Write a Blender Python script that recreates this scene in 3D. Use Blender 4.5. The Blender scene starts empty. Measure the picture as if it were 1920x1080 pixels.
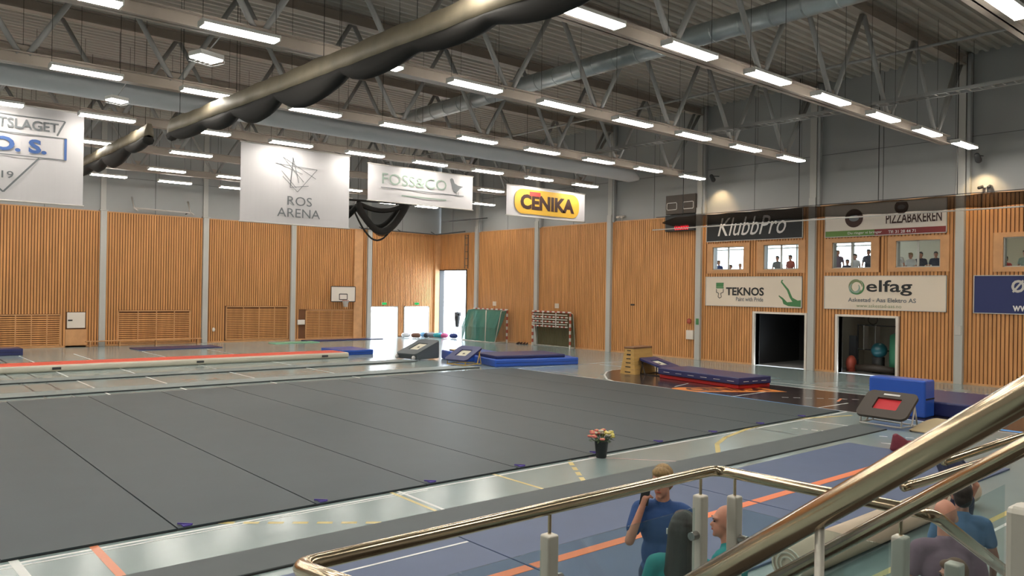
import bpy, math, random
from mathutils import Vector, Matrix
random.seed(7)
sc = bpy.context.scene
PI = math.pi
# ------------------------------------------------------------------ camera, world, sun, exposure
F_PX, PITCH, ROLL, YAW = 1471.14, 0.0037, 0.0154, 0.7064
CAM = Vector((-31.6867, -45.0035, 3.2108))
cd = bpy.data.cameras.new('camera'); cam = bpy.data.objects.new('camera', cd); sc.collection.objects.link(cam)
cd.sensor_width = 36.0; cd.lens = F_PX / 1920 * 36.0; cd.clip_start = 0.05; cd.clip_end = 400
fw = Vector((math.sin(YAW)*math.cos(PITCH), math.cos(YAW)*math.cos(PITCH), math.sin(PITCH)))
rt0 = Vector((math.cos(YAW), -math.sin(YAW), 0)); up0 = rt0.cross(fw)
rt = rt0*math.cos(ROLL) + up0*math.sin(ROLL); up = -rt0*math.sin(ROLL) + up0*math.cos(ROLL)
cam.matrix_world = Matrix(((rt.x, up.x, -fw.x, CAM.x), (rt.y, up.y, -fw.y, CAM.y), (rt.z, up.z, -fw.z, CAM.z), (0, 0, 0, 1)))
sc.camera = cam
sc.view_settings.view_transform = 'Standard'; sc.view_settings.look = 'None'
sc.view_settings.gamma = 1.0; sc.view_settings.use_curve_mapping = False
sc.view_settings.exposure = 0.12
w = bpy.data.worlds.new('world'); sc.world = w; w.use_nodes = True
bg = w.node_tree.nodes['Background']; bg.inputs[0].default_value = (0.80, 0.90, 1.0, 1); bg.inputs[1].default_value = 10.0
sl = bpy.data.lights.new('sun', 'SUN'); sl.energy = 9.0; sl.angle = 0.01; sl.color = (1, .97, .9)
so = bpy.data.objects.new('sun', sl); sc.collection.objects.link(so)
so.rotation_euler = Vector((0.35, 0.55, -0.76)).to_track_quat('-Z', 'Y').to_euler()
LAMP = 38.0            # radiance of the strip lights

# ------------------------------------------------------------------ materials
MATS = {}
def mat(name, col, rough=.6, metal=0., nz=0., nscale=8., bump=0., spec=.5, coat=0., stretch=None, trans=0.):
    m = bpy.data.materials.new(name); m.use_nodes = True; nt = m.node_tree; b = nt.nodes['Principled BSDF']
    c = (*col, 1) if len(col) == 3 else col
    b.inputs['Base Color'].default_value = c; b.inputs['Roughness'].default_value = rough
    b.inputs['Metallic'].default_value = metal; b.inputs['Specular IOR Level'].default_value = spec
    b.inputs['Coat Weight'].default_value = coat; b.inputs['Coat Roughness'].default_value = .12
    if trans: b.inputs['Transmission Weight'].default_value = trans
    if nz or bump:
        tc = nt.nodes.new('ShaderNodeTexCoord'); mp = nt.nodes.new('ShaderNodeMapping'); n = nt.nodes.new('ShaderNodeTexNoise')
        if stretch: mp.inputs['Scale'].default_value = stretch
        n.inputs['Scale'].default_value = nscale; n.inputs['Detail'].default_value = 4
        nt.links.new(tc.outputs['Object'], mp.inputs[0]); nt.links.new(mp.outputs[0], n.inputs[0])
        if nz:
            r = nt.nodes.new('ShaderNodeValToRGB')
            r.color_ramp.elements[0].position = .3; r.color_ramp.elements[1].position = .7
            r.color_ramp.elements[0].color = tuple(max(0, v*(1-nz)) for v in c[:3]) + (1,)
            r.color_ramp.elements[1].color = tuple(min(1, v*(1+nz)) for v in c[:3]) + (1,)
            nt.links.new(n.outputs[0], r.inputs[0]); nt.links.new(r.outputs[0], b.inputs['Base Color'])
        if bump:
            bp = nt.nodes.new('ShaderNodeBump'); bp.inputs['Strength'].default_value = bump; bp.inputs['Distance'].default_value = .02
            nt.links.new(n.outputs[0], bp.inputs['Height']); nt.links.new(bp.outputs[0], b.inputs['Normal'])
    MATS[name] = m; return m
def emit(name, col, s):
    m = bpy.data.materials.new(name); m.use_nodes = True; nt = m.node_tree; nt.nodes.clear()
    o = nt.nodes.new('ShaderNodeOutputMaterial'); e = nt.nodes.new('ShaderNodeEmission')
    e.inputs[0].default_value = (*col, 1); e.inputs[1].default_value = s; nt.links.new(e.outputs[0], o.inputs[0]); return m
def sheer(name, col, alpha, gloss=0., rough=.05, tint=(1, 1, 1)):
    """see-through material: transparent mixed with a diffuse or glossy surface"""
    m = bpy.data.materials.new(name); m.use_nodes = True; nt = m.node_tree; nt.nodes.clear()
    o = nt.nodes.new('ShaderNodeOutputMaterial'); t = nt.nodes.new('ShaderNodeBsdfTransparent'); t.inputs[0].default_value = (*tint, 1)
    mx = nt.nodes.new('ShaderNodeMixShader')
    if gloss:
        g = nt.nodes.new('ShaderNodeBsdfGlossy'); g.inputs['Roughness'].default_value = rough; g.inputs[0].default_value = (*col, 1)
        lw = nt.nodes.new('ShaderNodeLayerWeight'); lw.inputs[0].default_value = .5
        pw = nt.nodes.new('ShaderNodeMath'); pw.operation = 'POWER'; pw.inputs[1].default_value = 5; nt.links.new(lw.outputs['Facing'], pw.inputs[0])
        ma = nt.nodes.new('ShaderNodeMath'); ma.operation = 'MULTIPLY_ADD'; ma.inputs[1].default_value = .9; ma.inputs[2].default_value = .04; nt.links.new(pw.outputs[0], ma.inputs[0]); nt.links.new(ma.outputs[0], mx.inputs[0])
    else:
        g = nt.nodes.new('ShaderNodeBsdfDiffuse'); g.inputs[0].default_value = (*col, 1); mx.inputs[0].default_value = alpha
    nt.links.new(t.outputs[0], mx.inputs[1]); nt.links.new(g.outputs[0], mx.inputs[2]); nt.links.new(mx.outputs[0], o.inputs[0]); return m

M_floor = mat('court_floor', (.25, .315, .315), .19, nz=.05, nscale=.6, spec=.55)
M_maroon = mat('court_dark', (.045, .035, .037), .16, spec=.55)
M_white = mat('line_white', (.72, .74, .72), .3); M_yel = mat('line_yellow', (.62, .50, .18), .3)
M_orl = mat('line_orange', (.75, .25, .12), .3); M_dkl = mat('line_dark', (.05, .06, .06), .3)
M_pink = mat('line_pink', (.55, .38, .38), .3); M_blueline = mat('line_blue', (.08, .38, .85), .3)
M_logo_or = mat('logo_orange', (.80, .27, .06), .3); M_logo_dk = mat('logo_dark', (.05, .01, .01), .3)
M_wood = mat('batten_pine', (.60, .285, .105), .5, nz=.16, nscale=3, stretch=(1.5, 1.5, .12), spec=.35)
M_woodgap = mat('batten_gap', (.16, .065, .025), .8)
M_trimwood = mat('pine_trim', (.58, .30, .13), .5, nz=.1, nscale=3)
M_panel = mat('upper_wall_panel', (.33, .335, .33), .55, nz=.03, nscale=.5)
M_joint = mat('panel_joint', (.12, .12, .12), .7)
M_col = mat('column_paint', (.46, .45, .42), .5)
M_ceil = mat('roof_deck', (.43, .40, .35), .6, nz=.06, nscale=.4)
M_steel = mat('roof_steel', (.34, .29, .245), .5, nz=.05, nscale=2)
M_steel2 = mat('brace_steel', (.30, .30, .29), .45)
M_galv = mat('galvanised_duct', (.42, .46, .47), .35, .6, nz=.12, nscale=2)
M_fduct = mat('fabric_duct', (.52, .53, .55), .8)
M_black = mat('black', (.012, .012, .012), .6); M_dark = mat('dark_grey', (.05, .05, .052), .6)
M_carpet = mat('grey_carpet', (.044, .062, .070), .48, nz=.05, nscale=1.2, spec=.3)
M_strip = mat('grey_strip', (.075, .09, .093), .6, nz=.05, nscale=1.2)
M_strip2 = mat('light_grey_strip', (.19, .225, .22), .5, nz=.04, nscale=1.2)
M_edge = mat('carpet_edge', (.018, .02, .02), .8)
M_bluemat = mat('blue_floor_mat', (.072, .105, .20), .5, nz=.05, nscale=1.5)
M_vblue = mat('blue_vinyl', (.025, .10, .50), .28, bump=.25, nscale=1.6, coat=.3)
M_navy = mat('navy_vinyl', (.022, .028, .12), .38, bump=.15, nscale=2, coat=.15)
M_redv = mat('red_vinyl', (.55, .02, .02), .4); M_red = mat('airtrack_red', (.80, .10, .06), .45)
M_cream = mat('airtrack_cream', (.62, .58, .47), .45)
M_banner = mat('banner_cloth', (.60, .575, .585), .75, nz=.02, nscale=1)
M_sign = mat('sign_board', (.74, .63, .51), .55); M_signw = mat('sign_white', (.72, .64, .56), .55)
M_signb = mat('sign_black', (.015, .018, .02), .5); M_signn = mat('sign_navy', (.02, .03, .12), .5)
M_alu = mat('aluminium_frame', (.55, .52, .48), .4, .3)
M_txt = mat('ink_black', (.02, .02, .02), .6); M_txtw = mat('ink_white', (.75, .72, .70), .6)
M_txtg = mat('ink_grey', (.16, .17, .18), .6); M_txtb = mat('ink_blue', (.06, .13, .35), .6); M_txtgr = mat('ink_green', (.06, .20, .07), .6)
M_txtpale = mat('ink_pale_green', (.28, .36, .30), .6); M_brown = mat('ink_brown', (.05, .02, .015), .6)
M_olive = mat('ink_olive', (.20, .24, .12), .6)
M_yellow = mat('cenika_yellow', (.72, .42, .05), .6); M_redink = mat('ink_red', (.7, .06, .05), .6)
M_grstripe = mat('stripe_green', (.14, .25, .06), .6); M_rdstripe = mat('stripe_red', (.22, .03, .03), .6)
M_lamp = emit('lamp_tube', (1.0, .955, .865), LAMP); M_house = mat('lamp_housing', (.7, .69, .66), .5)
M_led = emit('red_digits', (1.0, .03, .05), 1.6); M_exit = emit('exit_green', (.05, .6, .15), .9)
M_net = sheer('dark_net', (.015, .015, .014), .82); M_netg = sheer('goal_net', (.06, .22, .18), .78)
M_fold = mat('net_folds', (.02, .018, .016), .9); M_canvas = mat('canvas_sleeve', (.21, .175, .12), .62, nz=.15, nscale=2, bump=.5)
M_glass = sheer('clear_glass', (1, 1, 1), 0, gloss=1, rough=.02, tint=(.86, .92, .92))
M_pane = sheer('window_glass', (1, 1, 1), 0, gloss=1, rough=.02, tint=(.95, .98, .98))
M_inox = mat('brushed_steel', (.60, .48, .33), .17, 1.0); M_post = mat('post_steel', (.60, .57, .50), .42, .35)
M_clamp = mat('glass_clamp', (.35, .34, .33), .25, .9)
M_skin = mat('skin', (.52, .24, .16), .55, nz=.06, nscale=12); M_skin2 = mat('skin_dark', (.35, .17, .12), .55)
M_hairb = mat('hair_blond', (.30, .19, .08), .7, nz=.3, nscale=60, stretch=(1, 1, .2)); M_haird = mat('hair_dark', (.02, .014, .01), .6, nz=.3, nscale=60)
M_shirtb = mat('shirt_blue', (.025, .075, .23), .8, bump=.3, nscale=5); M_teal = mat('shirt_teal', (.01, .22, .22), .8, bump=.3, nscale=5)
M_navyc = mat('cloth_navy', (.02, .025, .06), .85); M_jean = mat('jeans', (.04, .06, .12), .85)
M_plaster = mat('plaster', (.60, .58, .50), .8); M_stair = mat('stair_rubber', (.045, .035, .03), .7); M_conc = mat('concrete', (.30, .29, .28), .8)
M_ground = mat('outside_paving', (.62, .62, .60), .8, nz=.05, nscale=1); M_carton = mat('beige_roll', (.55, .45, .34), .8)
M_green = mat('green_foam', (.03, .16, .08), .7); M_lgreen = mat('pale_green_mat', (.22, .48, .30), .6)
M_boxwood = mat('vault_wood', (.55, .33, .10), .45, nz=.12, nscale=4, stretch=(.3, 1, 2)); M_leather = mat('vault_leather', (.20, .09, .04), .5)
M_pad = mat('pad_brown', (.055, .04, .03), .5); M_padg = mat('pad_grey', (.085, .10, .11), .5); M_bed = mat('bed_white', (.66, .62, .50), .6)
M_bedr = mat('bed_red', (.55, .02, .03), .5); M_tan = mat('board_tan', (.42, .33, .19), .6); M_gold = mat('yellow_leg', (.65, .42, .10), .5)

# ------------------------------------------------------------------ mesh helpers
col = sc.collection
class MB:
    def __init__(s): s.v = []; s.f = []; s.mi = []; s.mats = []
    def m(s, m):
        if m not in s.mats: s.mats.append(m)
        return s.mats.index(m)
    def add(s, vs, fs, m):
        o = len(s.v); s.v += [tuple(v) for v in vs]; k = s.m(m)
        for f in fs: s.f.append([i+o for i in f]); s.mi.append(k)
    def box(s, a, b, m):
        x0, y0, z0 = [min(p, q) for p, q in zip(a, b)]; x1, y1, z1 = [max(p, q) for p, q in zip(a, b)]
        s.add([(x0,y0,z0),(x1,y0,z0),(x1,y1,z0),(x0,y1,z0),(x0,y0,z1),(x1,y0,z1),(x1,y1,z1),(x0,y1,z1)],
              [(0,3,2,1),(4,5,6,7),(0,1,5,4),(1,2,6,5),(2,3,7,6),(3,0,4,7)], m)
    def bar(s, p, q, w_, h, m, upv=(0, 0, 1)):
        p = Vector(p); q = Vector(q); d = (q-p).normalized(); u = Vector(upv)
        if abs(d.dot(u)) > .98: u = Vector((1, 0, 0))
        r = d.cross(u).normalized()*w_/2; u = r.cross(d).normalized()*h/2
        vs = [p-r-u, p+r-u, p+r+u, p-r+u, q-r-u, q+r-u, q+r+u, q-r+u]
        s.add(vs, [(0,3,2,1),(4,5,6,7),(0,1,5,4),(1,2,6,5),(2,3,7,6),(3,0,4,7)][0:6], m)
    def tube(s, pts, r, m, n=10, cap=True):
        pts = [Vector(p) for p in pts]; rs = r if isinstance(r, (list, tuple)) else [r]*len(pts); vs = []; prev = None
        for i, p in enumerate(pts):
            d = (pts[min(i+1, len(pts)-1)]-pts[max(i-1, 0)]).normalized()
            if prev is None:
                a = Vector((0, 0, 1)) if abs(d.z) < .9 else Vector((1, 0, 0)); u = d.cross(a).normalized()
            else: u = (prev - d*prev.dot(d)).normalized()
            prev = u; v = d.cross(u)
            for k in range(n):
                t = 2*PI*k/n; vs.append(p + (u*math.cos(t)+v*math.sin(t))*rs[i])
        fs = [[i*n+k, i*n+(k+1) % n, (i+1)*n+(k+1) % n, (i+1)*n+k] for i in range(len(pts)-1) for k in range(n)]
        if cap: fs += [list(range(n))[::-1], [len(vs)-n+k for k in range(n)]]
        s.add(vs, fs, m)
    def lathe(s, prof, c, m, n=24):
        c = Vector(c); vs = [c+Vector((r*math.cos(2*PI*k/n), r*math.sin(2*PI*k/n), z)) for r, z in prof for k in range(n)]
        fs = [[i*n+k, i*n+(k+1) % n, (i+1)*n+(k+1) % n, (i+1)*n+k] for i in range(len(prof)-1) for k in range(n)]
        fs += [list(range(n))[::-1], [len(vs)-n+k for k in range(n)]]
        s.add(vs, fs, m)
    def ell(s, c, r, m, n=14, k=9, rot=None):
        vs = []; c = Vector(c); R = rot or Matrix.Identity(3)
        for i in range(k+1):
            ph = PI*i/k
            for j in range(n):
                t = 2*PI*j/n
                vs.append(c + R @ Vector((r[0]*math.sin(ph)*math.cos(t), r[1]*math.sin(ph)*math.sin(t), r[2]*math.cos(ph))))
        s.add(vs, [[i*n+j, (i+1)*n+j, (i+1)*n+(j+1) % n, i*n+(j+1) % n] for i in range(k) for j in range(n)], m)
    def cap(s, p, q, r1, r2, m, n=14):
        """tapered capsule"""
        p = Vector(p); q = Vector(q); d = (q-p).normalized(); pts = []; rs = []
        for a in (-90, -60, -30, 0):
            a_ = math.radians(a); pts.append(p+d*r1*math.sin(a_)); rs.append(max(r1*math.cos(a_), .001))
        for a in (0, 30, 60, 90):
            a_ = math.radians(a); pts.append(q+d*r2*math.sin(a_)); rs.append(max(r2*math.cos(a_), .001))
        s.tube(pts, rs, m, n)
    def prism(s, poly, O, U, V, N, t, m):
        """polygon (u,v) placed at O with axes U,V, thickness t along N"""
        O, U, V, N = map(Vector, (O, U, V, N)); n = len(poly)
        a = [O+U*u+V*v for u, v in poly]; b = [p+N*t for p in a]
        s.add(a+b, [list(range(n))[::-1], list(range(n, 2*n))]+[[i, (i+1) % n, n+(i+1) % n, n+i] for i in range(n)], m)
    def mesh(s, name, off=(0, 0, 0), rz=0, smooth=False):
        me = bpy.data.meshes.new(name); off = Vector(off); R = Matrix.Rotation(-rz, 3, 'Z')
        me.from_pydata([tuple(R @ (Vector(v)-off)) for v in s.v], [], s.f)
        for mm in s.mats: me.materials.append(mm)
        for p, k in zip(me.polygons, s.mi): p.material_index = k; p.use_smooth = smooth
        me.update(); return me
    def build(s, name, parent=None, smooth=False, bevel=0, world=True, loc=None, seg=2, sub=0):
        """world=True: the verts are world coordinates; the parent's location and z-turn are taken out"""
        if parent is not None:
            if world: me = s.mesh(name, parent.matrix_basis.translation, parent.rotation_euler.z, smooth)
            else: me = s.mesh(name, smooth=smooth)
            o = bpy.data.objects.new(name, me); o.parent = parent
            if world and parent.parent: pass
        else:
            c = Vector(loc) if loc else sum((Vector(v) for v in s.v), Vector())/len(s.v)
            me = s.mesh(name, c, 0, smooth); o = bpy.data.objects.new(name, me); o.location = c
        col.objects.link(o)
        if bevel:
            b = o.modifiers.new('bevel', 'BEVEL'); b.width = bevel; b.segments = seg; b.limit_method = 'ANGLE'
        if sub:
            b = o.modifiers.new('sub', 'SUBSURF'); b.levels = b.render_levels = sub
        return o
def tag(o, label, cat, group=None, kind=None):
    o['label'] = label; o['category'] = cat
    if group: o['group'] = group
    if kind: o['kind'] = kind
    return o
def thing(name, label, cat, loc, rz=0, group=None):
    o = bpy.data.objects.new(name, None); o.empty_display_size = .1; col.objects.link(o)
    o.location = loc; o.rotation_euler = (0, 0, rz); tag(o, label, cat, group); return o
def struct(mb, name, **k):
    o = mb.build(name, **k); o['kind'] = 'structure'; return o
def copy_tree(o, parent=None):
    c = o.copy(); col.objects.link(c); c.parent = parent
    for ch in [x for x in col.objects if x.parent == o]: copy_tree(ch, c)
    return c
def sub(mb, name, part, **k):
    """a sub-part: its parent part has verts relative to the thing, location 0"""
    root = part.parent
    me = mb.mesh(name, root.matrix_basis.translation, root.rotation_euler.z, k.get('smooth', False)) if k.get('world', True) else mb.mesh(name)
    o = bpy.data.objects.new(name, me); o.parent = part; col.objects.link(o)
    if k.get('bevel'): b = o.modifiers.new('bevel', 'BEVEL'); b.width = k['bevel']; b.segments = 2
    return o
def text(s, name, parent, m, O, U, V, wid, hei, bold=0., shear=0., depth=.004, under=None):
    """lettering as a mesh, its lower left at O, fitted to wid x hei in the plane U,V"""
    cu = bpy.data.curves.new('t', 'FONT'); cu.body = s; cu.shear = shear; cu.offset = bold; cu.resolution_u = 3; cu.extrude = .0
    o = bpy.data.objects.new('t', cu); col.objects.link(o); bpy.context.view_layer.update()
    me = bpy.data.meshes.new_from_object(o.evaluated_get(bpy.context.evaluated_depsgraph_get())); bpy.data.objects.remove(o)
    xs = [v.co.x for v in me.vertices]; ys = [v.co.y for v in me.vertices]
    x0, x1, y0, y1 = min(xs), max(xs), min(ys), max(ys)
    O, U, V = Vector(O), Vector(U), Vector(V); N = U.cross(V)
    org = parent.matrix_basis.translation if parent.type == 'EMPTY' else parent.location
    for v in me.vertices:
        a = (v.co.x-x0)/(x1-x0)*wid; b = (v.co.y-y0)/(y1-y0)*hei
        v.co = O+U*a+V*b+N*depth-org
    me.materials.clear(); me.materials.append(m)
    t = bpy.data.objects.new(name, me); t.parent = parent; col.objects.link(t); return t

# ------------------------------------------------------------------ setting
YB = lambda n: 1.4914-5.8493*n          # column lines along the right-hand wall
XA = lambda n: -(.3293+5.2647*n)        # column lines along the back wall
HW = 7.0; HC = 12.25; XL = -44.0; YF = -54.0
# floor with its court markings (markings are inlaid in the same mesh)
fl = MB(); fl.box((XL, YF, -.2), (0.0, 0.0, 0), M_floor)
zc = [0.0015]
def line(pts, wd, m, closed=False):
    zc[0] += .00002; z = zc[0]; P = [Vector((x, y, 0)) for x, y in pts]
    if closed: P.append(P[0])
    for a, b in zip(P, P[1:]):
        d = (b-a).normalized(); n = Vector((-d.y, d.x, 0))*wd/2; e = d*(wd*.25)
        q = [a-n-e, b-n+e, b+n+e, a+n-e]; fl.add([(p.x, p.y, z) for p in q], [(0, 1, 2, 3)], m)
def poly(pts, m):
    zc[0] += .00002; fl.add([(x, y, zc[0]) for x, y in pts], [list(range(len(pts)))], m)
def arc(cx, cy, r, a0, a1, n=24): return [(cx+r*math.cos(math.radians(a0+(a1-a0)*i/n)), cy+r*math.sin(math.radians(a0+(a1-a0)*i/n))) for i in range(n+1)]
def dashes(p, q, n, wd, m, fr=.5):
    p = Vector((*p, 0)); q = Vector((*q, 0))
    for i in range(n):
        a = p+(q-p)*(i/n); b = p+(q-p)*((i+fr)/n); line([(a.x, a.y), (b.x, b.y)], wd, m)
zone = [(-6.35, -40.5), (-6.35, -23.6)]+[(-6.9, -22.95), (-7.4, -23.0), (-8.1, -23.35), (-9.1, -24.15), (-10.1, -25.2), (-10.4, -25.8)]+[(-10.4, -40.5)]
poly(zone, M_maroon)
line(zone[:-1][0:8]+[(-10.4, -25.8)], .07, M_white); line([(-10.4, -20.6), (-10.4, -44)], .08, M_white)
line([(-6.0, -21.0), (-5.55, -30.4), (-5.5, -44)], .05, M_white); line([(-11.0, -20.5), (-5.2, -20.5), (-3.6, -20.5)], .06, M_white)
line([(-10.36, -29.3), (-10.5, -34.2)], .2, M_blueline)
LU, LV, LO = (.84, -.55), (.55, .84), (-10.95, -29.1)
poly([(LO[0]+LU[0]*u+LV[0]*v, LO[1]+LU[1]*u+LV[1]*v) for u, v in [(.62+.62*math.cos(math.radians(90+180*i/16)), .62+.62*math.sin(math.radians(90+180*i/16))) for i in range(17)]+[(3.75, 0), (3.55, .6), (3.3, 1.24)]], M_logo_or)
for (a, b) in (((-9.84, -28.11), (-8.65, -27.78)), ((-10.73, -30.76), (-8.44, -30.74)), ((-10.65, -33.62), (-8.71, -33.67))): line([a, b], .06, M_white)
dashes((-9.2, -31.8), (-7.5, -33.6), 7, .06, M_white); line([(-8.6, -33.3), (-7.9, -33.05)], .08, M_orl)
for k in range(6): line([(-4.3+.1*k, -34.25-.62*k), (-2.7+.1*k, -34.15-.62*k)], .06, M_white)
line([(-4.7, -31.7), (-4.7, -46)], .05, M_white)
line([(-44, -34.5), (-10.4, -34.5)], .06, M_white); line([(-44, -34.72), (-24.5, -34.58)], .04, M_white)
line([(-29.3, -34.2), (-29.3, -37.4)], .1, M_orl); line([(-30.15, -34.1), (-30.1, -35.4)], .1, M_white)
line([(-25.05, -34.1), (-25.1, -36)], .06, M_yel); line([(-24.92, -34.1), (-24.97, -36)], .06, M_white); line([(-22.98, -34.1), (-22.98, -36)], .06, M_yel)
dashes((-21.0, -34.2), (-22.15, -35.8), 5, .09, M_yel, .55); dashes((-28.0, -34.15), (-25.9, -35.75), 8, .09, M_yel, .5)
line([(-20.6, -34.4), (-19.3, -35.9)], .04, M_pink)
line(arc(-12.3, -41.5, 7.2, 92, 145, 20)[0:1]+[(-12.67, -34.35), (-14.2, -34.3), (-15.13, -34.4), (-16.57, -34.75), (-17.4, -35.1), (-18.15, -35.65)], .1, M_yel)
line([(-12.67, -34.35), (-11.0, -34.9)], .1, M_yel); line([(-12.84, -34.6), (-12.7, -35.75)], .06, M_white); line([(-14.96, -34.3), (-14.9, -35.8)], .05, M_dkl)
dashes((-14.2, -35.0), (-13.85, -35.85), 4, .07, M_white)
dashes((-13.5, -36.8), (-12.4, -38.4), 7, .07, M_white); dashes((-14.3, -37.2), (-13.9, -38.6), 4, .07, M_white)
line([(-10.1, -38.0), (-10.2, -44)], .25, M_blueline); dashes((-11.6, -38.6), (-10.6, -42), 6, .07, M_white)
for x, m, w_ in ((-25.7, M_white, .06), (-23.55, M_white, .06), (-20.6, M_white, .05), (-27.3, M_dkl, .05), (-26.62, M_dkl, .05), (-17.5, M_white, .05)):
    line([(x, -4.5), (x, -20.6)], w_, m)
line([(-30, -13.2), (-12, -13.2)], .05, M_white)
line([(-24.0, -40.9), (-14, -40.9)], .09, M_yel); line([(-24.0, -41.1), (-14, -41.1)], .05, M_white)
FLOOR = struct(fl, 'floor', loc=(-22, -27, 0))
text('CENIKA', 'lettering', FLOOR, M_logo_dk, (LO[0]+LU[0]*.55+LV[0]*.28, LO[1]+LU[1]*.55+LV[1]*.28, 0), (*LU, 0), (*LV, 0), 2.8, .85, bold=.05, depth=.004)['label'] = 'dark letters inlaid in the orange floor logo'

def wall_grid(mb, axis, c0, c1, u0, u1, z0, z1, holes, m):
    """slab between c0..c1 across the wall, with rectangular holes (u0,u1,z0,z1)"""
    us = sorted({u0, u1, *[h[0] for h in holes], *[h[1] for h in holes]}); zs = sorted({z0, z1, *[h[2] for h in holes], *[h[3] for h in holes]})
    us = [u for u in us if u0 <= u <= u1]; zs = [z for z in zs if z0 <= z <= z1]
    for a, b in zip(us, us[1:]):
        run = None
        for c, d in zip(zs, zs[1:]):
            inside = any(h[0] <= (a+b)/2 <= h[1] and h[2] <= (c+d)/2 <= h[3] for h in holes)
            if inside: continue
            if axis == 'x': mb.box((c0, a, c), (c1, b, d), m)
            else: mb.box((a, c0, c), (b, c1, d), m)
def battens(mb, axis, face, out, u0, u1, z0, z1, holes, pitch=.13, wd=.088, t=.04):
    n = int((u1-u0)/pitch)
    for i in range(n):
        u = u0+(i+.5)*(u1-u0)/n; spans = [(z0, z1)]
        for h in holes:
            if h[0]-.01 < u < h[1]+.01:
                ns = []
                for a, b in spans:
                    if h[3] <= a or h[2] >= b: ns.append((a, b)); continue
                    if h[2] > a: ns.append((a, h[2]))
                    if h[3] < b: ns.append((h[3], b))
                spans = ns
        for a, b in spans:
            if b-a < .03: continue
            if axis == 'x': mb.box((face, u-wd/2, a), (face+out*t, u+wd/2, b), M_wood)
            else: mb.box((u-wd/2, face, a), (u+wd/2, face+out*t, b), M_wood)
# back wall (y = 0)
DOORS_A = [(-5.48, -3.33, 0, 2.07), (-2.86, -.82, 0, 2.07)]
PAN_A = [(-25.95, -23.25, 0, 1.7), (-23.05, -22.1, .0, 1.8), (-20.62, -16.88, 0, 1.88), (-14.9, -11.1, 0, 2.1), (-10.35, -6.58, 0, 1.88), (-30.4, -27.2, 0, 1.7)]
wb = MB(); wall_grid(wb, 'y', .1, .35, XL, .35, 0, HC+.3, DOORS_A, M_panel)
wall_grid(wb, 'y', .03, .1, XL, 0, 0, HW, DOORS_A, M_woodgap)
battens(wb, 'y', .03, -1, XL, 0, .08, HW, DOORS_A+[(h[0], h[1], 0, h[3]) for h in PAN_A])
for x in [XA(n)+2.6 for n in range(0, 9)]: wb.box((x-.012, .09, HW), (x+.012, .1, HC), M_joint)
for z in (8.9, 10.6): wb.box((XL, .092, z-.01), (0, .1, z+.01), M_joint)
wb.box((XL, -.03, HW), (0, .1, HW+.05), M_trimwood)
struct(wb, 'wall_back', loc=(-22, 0, 0))
# right-hand wall (x = 0)
GATE = (-3.25, -.08, 0, 4.6); D1 = (-27.45, -25.0, 0, 2.36); D2 = (-31.3, -28.92, 0, 2.36)
WINS = [(-24.36, -22.67, 4.36, 5.44), (-27.1, -25.39, 4.35, 5.45), (-30.27, -28.63, 4.36, 5.44), (-32.9, -31.25, 4.37, 5.42), (-36.7, -35.02, 4.34, 5.41)]
WFR = [(a-.32, b+.32, c-.17, d+.17) for a, b, c, d in WINS]
wr = MB(); HB = [GATE, D1, D2]+WINS
wall_grid(wr, 'x', .1, .35, YF, 0, 0, HC+.3, HB, M_panel); wall_grid(wr, 'x', .03, .1, YF, 0, 0, HW, HB, M_woodgap)
battens(wr, 'x', .03, -1, YF, 0, .08, HW, [GATE, (D1[0]-.1, D1[1]+.1, 0, 2.45), (D2[0]-.1, D2[1]+.1, 0, 2.45)]+WFR, pitch=.135, wd=.1)
for y in [YB(n)-2.9 for n in range(0, 9)]: wr.box((.09, y-.012, HW), (.1, y+.012, HC), M_joint)
for z in (9.2,): wr.box((.092, YF, z-.01), (.1, 0, z+.01), M_joint)
wr.box((-.03, YF, HW), (.1, 0, HW+.05), M_trimwood)
struct(wr, 'wall_right', loc=(0, -27, 0))
wl = MB(); wl.box((XL-.3, YF, 0), (XL, .35, HC+.3), M_panel); struct(wl, 'wall_left')
wf = MB(); wf.box((XL, YF-.3, 0), (.35, YF, HC+.3), M_panel); struct(wf, 'wall_front')
for nm, mbx in (('baseboard_back', ((XL, -.03, 0), (-5.5, .03, .08))), ('baseboard_right', ((-.03, YF, 0), (.03, -31.45, .08)))):
    b = MB(); b.box(*mbx, M_trimwood)
    if nm == 'baseboard_right': b.box((-.03, -24.85, 0), (.03, -3.3, .08), M_trimwood); b.box((-.03, -28.8, 0), (.03, -27.6, .08), M_trimwood)
    struct(b, nm)
# ceiling: trapezoid steel deck, ribs running across the hall
ce = MB(); n = 150; prof = []
for i in range(n):
    y = YF+(0.35-YF)*i/n; dy = (0.35-YF)/n
    prof += [(y, HC), (y+dy*.3, HC), (y+dy*.42, HC+.1), (y+dy*.88, HC+.1)]
prof.append((0.35, HC))
vs = []; fs = []
for x in (XL, .35): vs += [(x, y, z) for y, z in prof]
k = len(prof); fs = [(i, i+1, k+i+1, k+i) for i in range(k-1)]
ce.add(vs, fs, M_ceil); ce.box((XL, YF, HC+.15), (.35, .35, HC+.3), M_ceil)
struct(ce, 'ceiling', loc=(-22, -27, HC))
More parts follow.
